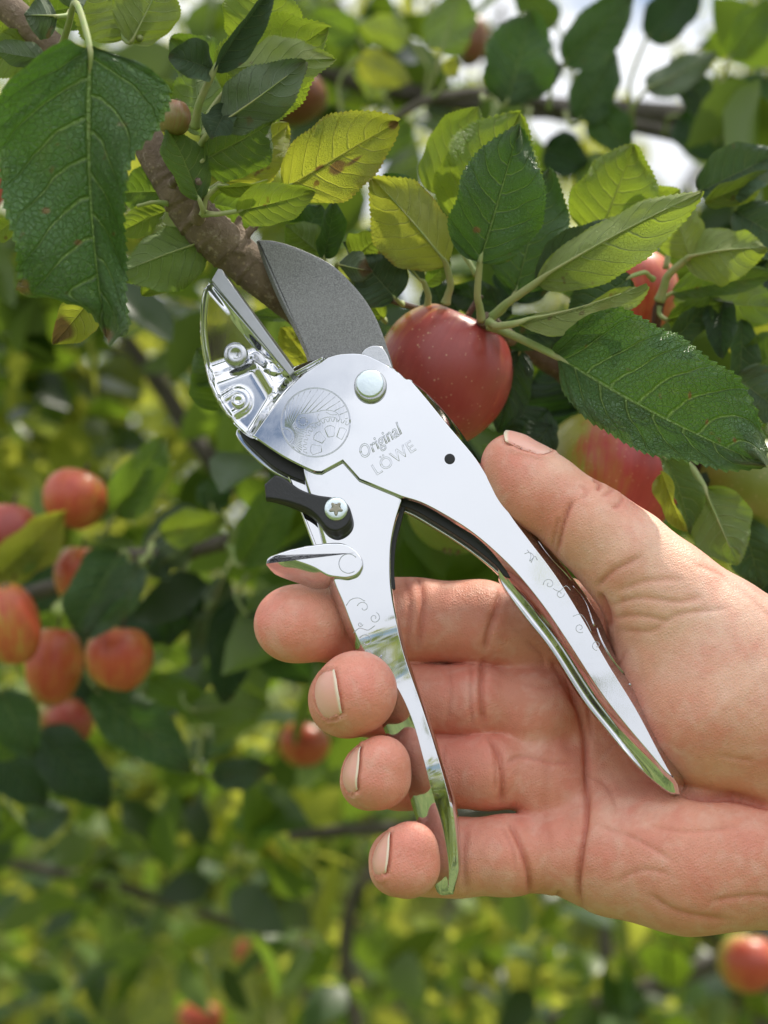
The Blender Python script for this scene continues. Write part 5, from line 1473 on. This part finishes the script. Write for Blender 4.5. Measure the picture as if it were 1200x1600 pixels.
# ================================================================== foliage masses
def cloud_mat(name, lo, mid, hi, trans, tr=0.45):
    t = NT(name)
    a = t.n('Attribute', attribute_name='tone').outputs['Fac']
    c = t.ramp(a, [(0.0, lo), (0.55, mid), (1.0, hi)])
    back = t.n('NewGeometry').outputs['Backfacing']
    c = t.mix(t.math('MULTIPLY', back, 0.6), c, (0.19, 0.26, 0.07))
    tc_ = t.mix(a, tuple(x * 0.45 for x in trans), trans)
    p = t.n('BsdfPrincipled', {'Base Color': c, 'Roughness': 0.30, 'Specular IOR Level': 0.35})
    return t.finish(t.n('MixShader', {0: tr, 1: p.outputs[0], 2: t.n('BsdfTranslucent', {'Color': tc_}).outputs[0]}).outputs[0])
M_c1 = cloud_mat('sun_toned_leaves', (0.010, 0.034, 0.008), (0.070, 0.135, 0.015), (0.30, 0.34, 0.05), (0.72, 0.74, 0.09), 0.48)  # brighter leaf colours, standing in for sunlit foliage
M_c2 = cloud_mat('shade_toned_leaves', (0.007, 0.024, 0.007), (0.026, 0.065, 0.012), (0.12, 0.18, 0.022), (0.30, 0.46, 0.03), 0.30)  # same leaves in darker colours, shade built into the tone

def leaf_cloud(name, C, size, mat, parent, seed=0, updir=0.6):
    rn = np.random.RandomState(seed); n = len(C)
    L = size * rn.uniform(0.65, 1.25, n); Wd = L * rn.uniform(0.48, 0.68, n)
    ax = rn.normal(size=(n, 3)); ax[:, 2] -= 0.35; ax /= np.linalg.norm(ax, axis=1)[:, None]
    up = rn.normal(size=(n, 3)) * 0.65; up[:, 2] += updir; nn = up - (up * ax).sum(1)[:, None] * ax; nn /= np.linalg.norm(nn, axis=1)[:, None]
    xx = np.cross(ax, nn)
    us = np.array([-1, 0, 1]); vs = np.array([0, 0.12, 0.32, 0.58, 0.82, 1.0]); pf = np.array([0.03, 0.62, 1.0, 0.92, 0.52, 0.02])
    fold = rn.uniform(0.05, 0.45, n); bend = rn.uniform(0.0, 0.35, n)
    V = np.zeros((n, 3, 6, 3))
    for i, u in enumerate(us):
        for j, (v, p_) in enumerate(zip(vs, pf)):
            V[:, i, j] = C + ax * (v * L)[:, None] + xx * (u * p_ * Wd / 2)[:, None] + nn * (abs(u) * p_ * Wd / 2 * fold - v * v * bend * L)[:, None]
    V = V.reshape(-1, 3)
    k = (np.arange(n) * 18)[:, None]
    F = np.vstack([k + [i * 6 + j, (i + 1) * 6 + j, (i + 1) * 6 + j + 1, i * 6 + j + 1] for i in range(2) for j in range(5)])
    tone = np.repeat(np.clip(rn.beta(0.7, 1.1, n), 0, 1), 18)
    o = mesh_obj(name, V, F, mat, parent, attrs={'tone': tone})
    o['kind'] = 'stuff'
    return o

def in_view(C, margin=1.15):
    f = (C[:, 1] + DIST) / DIST
    return np.abs(C[:, 0] / PX / f) < 600 * margin

def sky_gap(C, strength=1.0, seed=0):
    """thin the foliage where the orchard opens to the sky (upper right, and small openings)"""
    rn = np.random.RandomState(seed)
    q = topx(C)
    k = np.zeros(len(C))
    for cx, cy, rx, ry in ((940, 40, 150, 110), (1050, 230, 95, 85), (1000, 380, 120, 60), (860, 150, 50, 60), (490, 330, 45, 40), (735, 75, 22, 22), (1020, 130, 90, 50), (600, 440, 50, 40), (280, 440, 60, 30), (620, 300, 40, 60)):
        k = np.maximum(k, np.exp(-(((q[:, 0] - cx) / rx) ** 2 + ((q[:, 1] - cy) / ry) ** 2) * 0.9))
    return rn.rand(len(C)) > k * strength * 1.25

def apple_tree(x, y, h, r, n, label, seed, size=0.054, mat=None, low=0.35, dens_gap=1.0, group='apple trees standing further back in the orchard'):
    rn = np.random.RandomState(seed); n = int(n * 1.4) if y > 0 else n
    root = empty('apple_tree'); root.location = (x, y, 0)
    tag(root, label, 'tree', group)
    def rel(P_): return np.asarray(P_) 
    path = catmull([(0, 0, -0.1), (0.05 * rn.randn(), 0.05, 0.5), (0.1 * rn.randn(), 0, 1.0), (0.15 * rn.randn(), 0, h * 0.62)], 6)
    V, F = tube(path, np.linspace(0.085, 0.045, len(path)), 12)
    mesh_obj('trunk', V, F, M_bark3, root)
    tips = []
    for b in range(9):
        a = rn.rand() * 6.28; z0 = rn.uniform(0.6, h * 0.6); L = r * rn.uniform(0.7, 1.0)
        pts = [np.array([0, 0, z0]), np.array([math.cos(a) * L * 0.35, math.sin(a) * L * 0.35, z0 + 0.25 * rn.rand()]), np.array([math.cos(a) * L * 0.7, math.sin(a) * L * 0.7, z0 + rn.uniform(-0.1, 0.6)]), np.array([math.cos(a) * L, math.sin(a) * L, z0 + rn.uniform(-0.5, 0.9)])]
        p_ = catmull(pts, 5); V, F = tube(p_, np.linspace(0.034, 0.008, len(p_)), 8)
        mesh_obj('limb', V, F, M_bark3, root); tips.append(p_)
    # clustered leaves: around limbs and around random clumps of the crown
    cl_ = []
    for _ in range(70):
        v = rn.normal(size=3); v /= np.linalg.norm(v); rad = rn.uniform(0.45, 1.0) ** 0.6
        cl_.append(np.array([v[0] * r * rad, v[1] * r * rad, low + (h - low) * (0.5 + 0.5 * v[2] * rad)]))
    cl_ = np.array(cl_); w = rn.uniform(0.5, 1.6, len(cl_)); idx = rn.choice(len(cl_), int(n * 0.75), p=w / w.sum())
    A = cl_[idx] + rn.normal(size=(len(idx), 3)) * 0.17 * r
    lp_ = np.vstack([p_[6:] for p_ in tips]); B = lp_[rn.randint(len(lp_), size=n - len(idx))] + rn.normal(size=(n - len(idx), 3)) * 0.10
    C = np.vstack([A, B]); C = C[C[:, 2] > 0.12]
    Wc = C + np.array([x, y, 0])
    ok = np.ones(len(C), bool) if dens_gap <= 0 else sky_gap(Wc, dens_gap, seed) | (Wc[:, 1] < 0)
    leaf_cloud('crown', C[ok], size, mat or M_c1, root, seed)
    return root

apple_tree(-0.95, 2.1, 3.0, 0.95, 4200, 'low apple tree behind the left apple cluster', 21, size=0.050)
apple_tree(0.75, 2.7, 2.5, 0.95, 3600, 'apple tree behind the hand, crown below the sky gap', 22, size=0.050)
apple_tree(-0.15, 3.6, 3.3, 1.15, 4200, 'apple tree in the middle distance behind the secateurs', 23)
apple_tree(2.3, 4.6, 3.0, 1.2, 3200, 'apple tree at the far right edge of the view', 24)
apple_tree(-2.2, 4.8, 3.8, 1.4, 4200, 'apple tree at the far left edge of the view', 25)
apple_tree(0.9, 6.2, 3.2, 1.5, 4200, 'apple tree in the second row at the right', 26, size=0.075)
apple_tree(-1.2, 7.0, 4.4, 1.7, 4600, 'taller apple tree in the second row at the left', 27, size=0.08)
apple_tree(3.6, 8.4, 3.6, 1.9, 3600, 'distant apple tree beyond the second row, right', 28, size=0.09)
apple_tree(-4.2, 9.0, 4.6, 2.0, 3600, 'distant apple tree beyond the second row, left', 29, size=0.09)
apple_tree(-3.1, 2.4, 3.2, 1.1, 2600, 'apple tree standing left of the picture', 30, group='apple trees beside the picture')
apple_tree(2.9, 2.2, 3.1, 1.1, 2600, 'apple tree standing right of the picture', 31, group='apple trees beside the picture')
# orchard row behind the photographer, mirrored in the chrome
for i, (x, y, h, r) in enumerate(((-2.4, -3.2, 2.35, 1.2), (0.4, -4.6, 2.2, 1.4), (3.0, -3.6, 2.3, 1.2), (-5.2, -3.0, 2.6, 1.4), (5.6, -2.2, 2.6, 1.5))):
    apple_tree(x, y, h, r, 1800, ['apple tree behind the camera, left of centre', 'apple tree straight behind the camera', 'apple tree behind the camera, right of centre', 'apple tree far left behind the camera', 'apple tree far right behind the camera'][i], 40 + i, size=0.10, dens_gap=0, low=0.3, group='apple trees behind the photographer')

# the near tree: foliage of its own crown behind and above the hand
near = empty('apple_tree'); near.location = (0, 0, 0)
tag(near, 'near apple tree whose shaded leaves and boughs fill the space right behind the hand', 'tree')
V, F = tube(catmull([(0.75, 0.85, -0.1), (0.72, 0.83, 0.8), (0.66, 0.75, 1.5), (0.5, 0.7, 2.2)], 8), np.linspace(0.10, 0.05, 25), 14)
mesh_obj('trunk', V, F, M_bark3, near)
def bough(pts, r):
    return branch('bough', pts, r, M_bark3, near, seed=RG.randrange(999), n=8, sides=12, lump=0.06)
bough([(430, 90, 420), (560, 130, 430), (700, 155, 450), (880, 172, 480), (1080, 182, 520), (1300, 230, 620)], [10, 13, 16, 18, 20, 26])
bough([(120, 400, 560), (190, 520, 560), (255, 610, 550), (330, 720, 540), (420, 800, 530), (560, 900, 520)], [9, 11, 13, 15, 16, 18])
bough([(330, 520, 700), (360, 640, 690), (420, 740, 680), (520, 860, 660)], [7, 8, 9, 11])
bough([(60, 560, 700), (160, 545, 720), (300, 590, 760)], [7, 8, 8])
bough([(860, 1600, 900), (940, 1570, 880), (1010, 1545, 860), (1110, 1508, 840), (1300, 1440, 800)], [14, 15, 16, 16, 20])
bough([(950, 1400, 1300), (945, 1480, 1300), (955, 1620, 1300)], [11, 12, 12])
bough([(455, 1306, 480), (540, 1298, 460), (640, 1290, 440), (800, 1262, 420)], [9, 10, 11, 12])
rn = np.random.RandomState(77)
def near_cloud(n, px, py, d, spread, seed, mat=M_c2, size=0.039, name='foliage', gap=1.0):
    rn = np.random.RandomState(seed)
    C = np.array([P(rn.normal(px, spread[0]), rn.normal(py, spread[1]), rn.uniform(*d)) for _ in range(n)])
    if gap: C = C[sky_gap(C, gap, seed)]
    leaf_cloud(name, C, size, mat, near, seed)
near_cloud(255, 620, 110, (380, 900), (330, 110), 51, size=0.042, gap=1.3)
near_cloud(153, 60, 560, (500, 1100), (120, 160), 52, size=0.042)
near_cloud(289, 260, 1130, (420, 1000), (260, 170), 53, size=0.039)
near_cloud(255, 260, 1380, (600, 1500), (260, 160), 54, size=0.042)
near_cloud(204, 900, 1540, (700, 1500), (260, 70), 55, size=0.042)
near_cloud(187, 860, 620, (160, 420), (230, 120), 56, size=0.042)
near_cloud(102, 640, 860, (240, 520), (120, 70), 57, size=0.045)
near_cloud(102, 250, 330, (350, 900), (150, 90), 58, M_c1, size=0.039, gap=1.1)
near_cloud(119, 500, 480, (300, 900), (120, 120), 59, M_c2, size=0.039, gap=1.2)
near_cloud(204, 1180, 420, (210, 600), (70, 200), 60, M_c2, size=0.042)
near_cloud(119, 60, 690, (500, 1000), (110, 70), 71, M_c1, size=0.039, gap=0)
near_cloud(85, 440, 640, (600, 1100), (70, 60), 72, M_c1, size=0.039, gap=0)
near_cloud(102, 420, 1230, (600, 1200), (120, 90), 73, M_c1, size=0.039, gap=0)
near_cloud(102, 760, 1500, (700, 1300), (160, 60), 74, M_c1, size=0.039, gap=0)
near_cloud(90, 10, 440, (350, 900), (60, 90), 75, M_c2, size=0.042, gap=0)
bough([(-100, 1330, 800), (120, 1370, 780), (300, 1420, 800), (520, 1500, 840)], [8, 9, 9, 10])
bough([(560, 1700, 900), (540, 1480, 900), (560, 1380, 900)], [13, 12, 10])
# canopy added out of view, above and beside the picture, to shade hand and fruit
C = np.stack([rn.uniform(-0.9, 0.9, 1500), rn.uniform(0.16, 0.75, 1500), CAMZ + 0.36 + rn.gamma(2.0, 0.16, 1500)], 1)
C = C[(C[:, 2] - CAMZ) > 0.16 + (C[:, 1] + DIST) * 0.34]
leaf_cloud('shade_canopy', C, 0.055, M_c2, near, 61)

# ================================================================== blurred fruiting branch at the left
lb = branch('apple_branch', [(-160, 980, 319), (40, 930, 288), (160, 895, 266), (200, 870, 262), (262, 872, 258), (320, 855, 262), (385, 835, 273), (440, 800, 304), (520, 780, 357), (700, 760, 494)], [12, 13, 13, 13, 13, 13, 13, 12, 14, 18], M_bark3, seed=31, n=6, sides=12)
tag(lb, 'out of focus apple branch with a cluster of red apples at the left', 'branch')
def bl_(b, tip, w, roll, tone, d=250, fold=0.25, curl=-0.4, d2=None, label=None, pet=None):
    return leaf(lb, (*b, d), (*tip, d if d2 is None else d2), w, roll, tone, (b[0] + (16 if tip[0] < b[0] else -16), float(np.clip(b[1] + 30 * (1 if b[1] < 870 else -1), 700, 1150)), d + 6), fold=fold, curl=curl, wave=0.05, det=2, label=label, prad=1.0)
bl_((178, 806), (254, 682), 74, 15, 'mid', 243, curl=-0.8, label='upright leaf with a yellow edge beside the pinkish apple')
bl_((182, 800), (256, 700), 60, 60, 'light', 247)
bl_((-10, 905), (102, 798), 78, 20, 'yellow', 235, label='yellowing leaf lying over the left apples')
bl_((0, 880), (70, 850), 60, 10, 'light', 237)
bl_((190, 862), (118, 985), 90, 15, 'dark', 228, fold=0.35)
bl_((222, 880), (132, 996), 62, -10, 'blue', 223, fold=0.2, label='grey green leaf hanging between two red apples')
bl_((250, 832), (352, 812), 56, 10, 'light', 243)
bl_((330, 790), (320, 750), 40, 0, 'dark', 258); bl_((345, 800), (326, 752), 50, 10, 'dark', 262)
bl_((378, 884), (452, 742), 74, 10, 'mid', 235, fold=0.3); bl_((372, 880), (400, 800), 50, 190, 'light', 250)
bl_((250, 880), (300, 850), 50, 185, 'blue', 250); bl_((235, 900), (262, 872), 40, 20, 'blue', 250)
bl_((150, 1078), (300, 1206), 88, 0, 'dark', 273, d2=258, label='dark drooping leaf below the apple cluster')
bl_((0, 1080), (52, 1180), 76, 5, 'dark', 250); bl_((40, 1120), (-20, 1190), 60, 5, 'mid', 258)
bl_((385, 960), (485, 1066), 84, 0, 'dark', 266); bl_((372, 930), (352, 1100), 74, 10, 'deep', 281)
bl_((350, 900), (300, 1040), 60, 185, 'blue', 288); bl_((320, 950), (260, 930), 40, 0, 'deep', 288)
bl_((300, 1110), (420, 1100), 60, 180, 'mid', 319); bl_((330, 1215), (425, 1200), 50, 0, 'blue', 304, label='small grey leaf beside the lone apple'); bl_((60, 1140), (170, 1260), 90, 0, 'deep', 304)
bl_((-20, 1140), (70, 1260), 90, 5, 'deep', 304); bl_((60, 1010), (150, 1100), 70, 0, 'deep', 319); bl_((200, 950), (260, 1000), 70, 0, 'deep', 319)
bl_((290, 890), (262, 1010), 60, 0, 'deep', 288); bl_((230, 1060), (330, 1110), 54, 0, 'mid', 326)
bl_((40, 1290), (110, 1268), 60, 0, 'blue', 380); bl_((20, 1180), (120, 1240), 60, 180, 'mid', 334); bl_((100, 860), (30, 960), 80, 0, 'deep', 326)
bl_((120, 980), (150, 1090), 90, 0, 'deep', 326); bl_((400, 1010), (470, 930), 60, 0, 'deep', 319); bl_((430, 860), (520, 870), 60, 0, 'deep', 319)
for a in ((118, 780, 250, 52, 50, 'orange', 'pinkish apple uppermost in the left cluster', (0.3, 0.2, 1)),
          (14, 836, 250, 48, 54, 'red', 'deep red apple at the left edge under the yellowing leaf', (0.1, 0.2, 1)),
          (16, 976, 228, 47, 70, 'orange', 'shiny red and yellow apple at the left edge', (0.1, 0.25, -1)),
          (84, 1040, 266, 46, 66, 'orange', 'elongated dull orange apple, second from the left in the lower row', (0.1, 0.1, 1)),
          (124, 898, 266, 40, 50, 'orange', 'orange apple mostly hidden by the grey green leaf', (0.1, 0.1, 1)),
          (186, 1028, 243, 53, 55, 'orange', 'round red apple at the right end of the left cluster', (0.1, 0.1, 1)),
          (100, 1128, 319, 46, 46, 'half', 'dark shaded apple at the bottom of the left cluster', (0.1, 0.1, 1)),
          (475, 1162, 480, 41, 38, 'orange', 'lone blurred apple left of the ring finger', (0.1, 0.1, 1)),
          (286, 506, 800, 30, 24, 'half', 'faint far apple left of the jaw', (0.1, 0.1, 1)),
          (446, 150, 330, 66, 46, 'dull', 'blurred brown orange apple above the yellow green leaf', (0.1, 0.1, 1)),
          (1168, 1505, 560, 48, 48, 'orange', 'blurred apple below the wrist in the bottom right corner', (0.1, 0.1, 1)),
          (395, 1490, 900, 30, 27, 'orange', 'small red blurred apple near the bottom edge', (0.1, 0.1, 1)),
          (447, 1462, 900, 28, 27, 'green', 'small pale apple near the bottom edge', (0.1, 0.1, 1)),
          (735, 62, 520, 30, 44, 'dull', 'small brownish blurred apple near the top edge', (0.1, 0.1, 1)),
          (312, 1592, 900, 36, 30, 'orange', 'red blurred apple cut by the bottom edge', (0.1, 0.1, 1)),
          (0, 268, 120, 16, 60, 'red', 'strip of a red apple behind the large dark leaf', (0.1, 0.1, 1))):
    apple(a[0], a[1], a[2], a[3], a[4], a[5], a[6], axis=a[7], sun=(0.4, -0.5, 0.8) if a[5] != 'half' else (0.8, -0.4, 0.4), seed=int(a[0]) + 5)

# ================================================================== large blurred leaves at the top
tb_ = branch('apple_branch', [(560, 230, 300), (640, 170, 280), (700, 150, 270), (800, 150, 280), (960, 190, 330), (1300, 260, 400)], [5, 7, 8, 9, 11, 14], M_bark3, seed=33, n=6, sides=10)
tag(tb_, 'out of focus apple branch with broad dark leaves across the top right', 'branch')
def tl(b, tip, w, roll, tone, d=240, fold=0.2, curl=-0.4, label=None):
    by = float(np.interp(b[0], [560, 640, 700, 800, 960, 1300], [230, 170, 150, 150, 190, 260]))
    return leaf(tb_, (*b, d), (*tip, d), w * 0.88, roll, tone, (b[0] + 22 * (1 if tip[0] < b[0] else -1), by, d + 15), prad=0.9, full=0.72, fold=fold, curl=curl, wave=0.04, det=2, label=label)
tl((792, 160), (830, 20), 128, 5, 'dark', 200, label='broad dark blurred leaf near the top'); tl((775, 150), (880, 100), 70, 0, 'blue', 205)
tl((880, 100), (990, -10), 90, 10, 'dark', 240); tl((905, 190), (960, 80), 80, 0, 'dark', 260); tl((930, 170), (985, 240), 74, 0, 'dark', 260)
tl((1010, 140), (1120, 80), 62, 160, 'blue', 250); tl((1110, 180), (1050, 90), 60, 0, 'blue', 260); tl((1120, 200), (1200, 120), 80, 10, 'dark', 260)
tl((1060, 180), (1130, 250), 76, 0, 'deep', 300); tl((1140, 90), (1200, 0), 70, 20, 'mid', 260); tl((1010, 60), (1090, -20), 80, 0, 'deep', 300)
tl((690, 80), (720, -20), 90, 170, 'mid', 260); tl((700, 120), (712, 90), 30, 0, 'yellow', 220); tl((560, 90), (640, 130), 60, 175, 'yellow', 300)
tl((560, 60), (480, 20), 60, 0, 'mid', 340); tl((640, 60), (560, 40), 60, 170, 'light', 340); tl((600, 150), (560, 90), 60, 170, 'light', 340)
tl((750, 210), (690, 250), 60, 0, 'deep', 330); tl((850, 230), (920, 260), 80, 0, 'deep', 330); tl((1150, 260), (1210, 200), 70, 0, 'mid', 330)
tl((640, 190), (560, 260), 60, 0, 'mid', 330); tl((1180, 150), (1140, 210), 60, 0, 'deep', 330); tl((960, 250), (900, 300), 70, 175, 'mid', 330)
tl((1100, 100), (1020, 150), 60, 0, 'dark', 330); tl((870, 40), (800, -20), 60, 0, 'mid', 330)
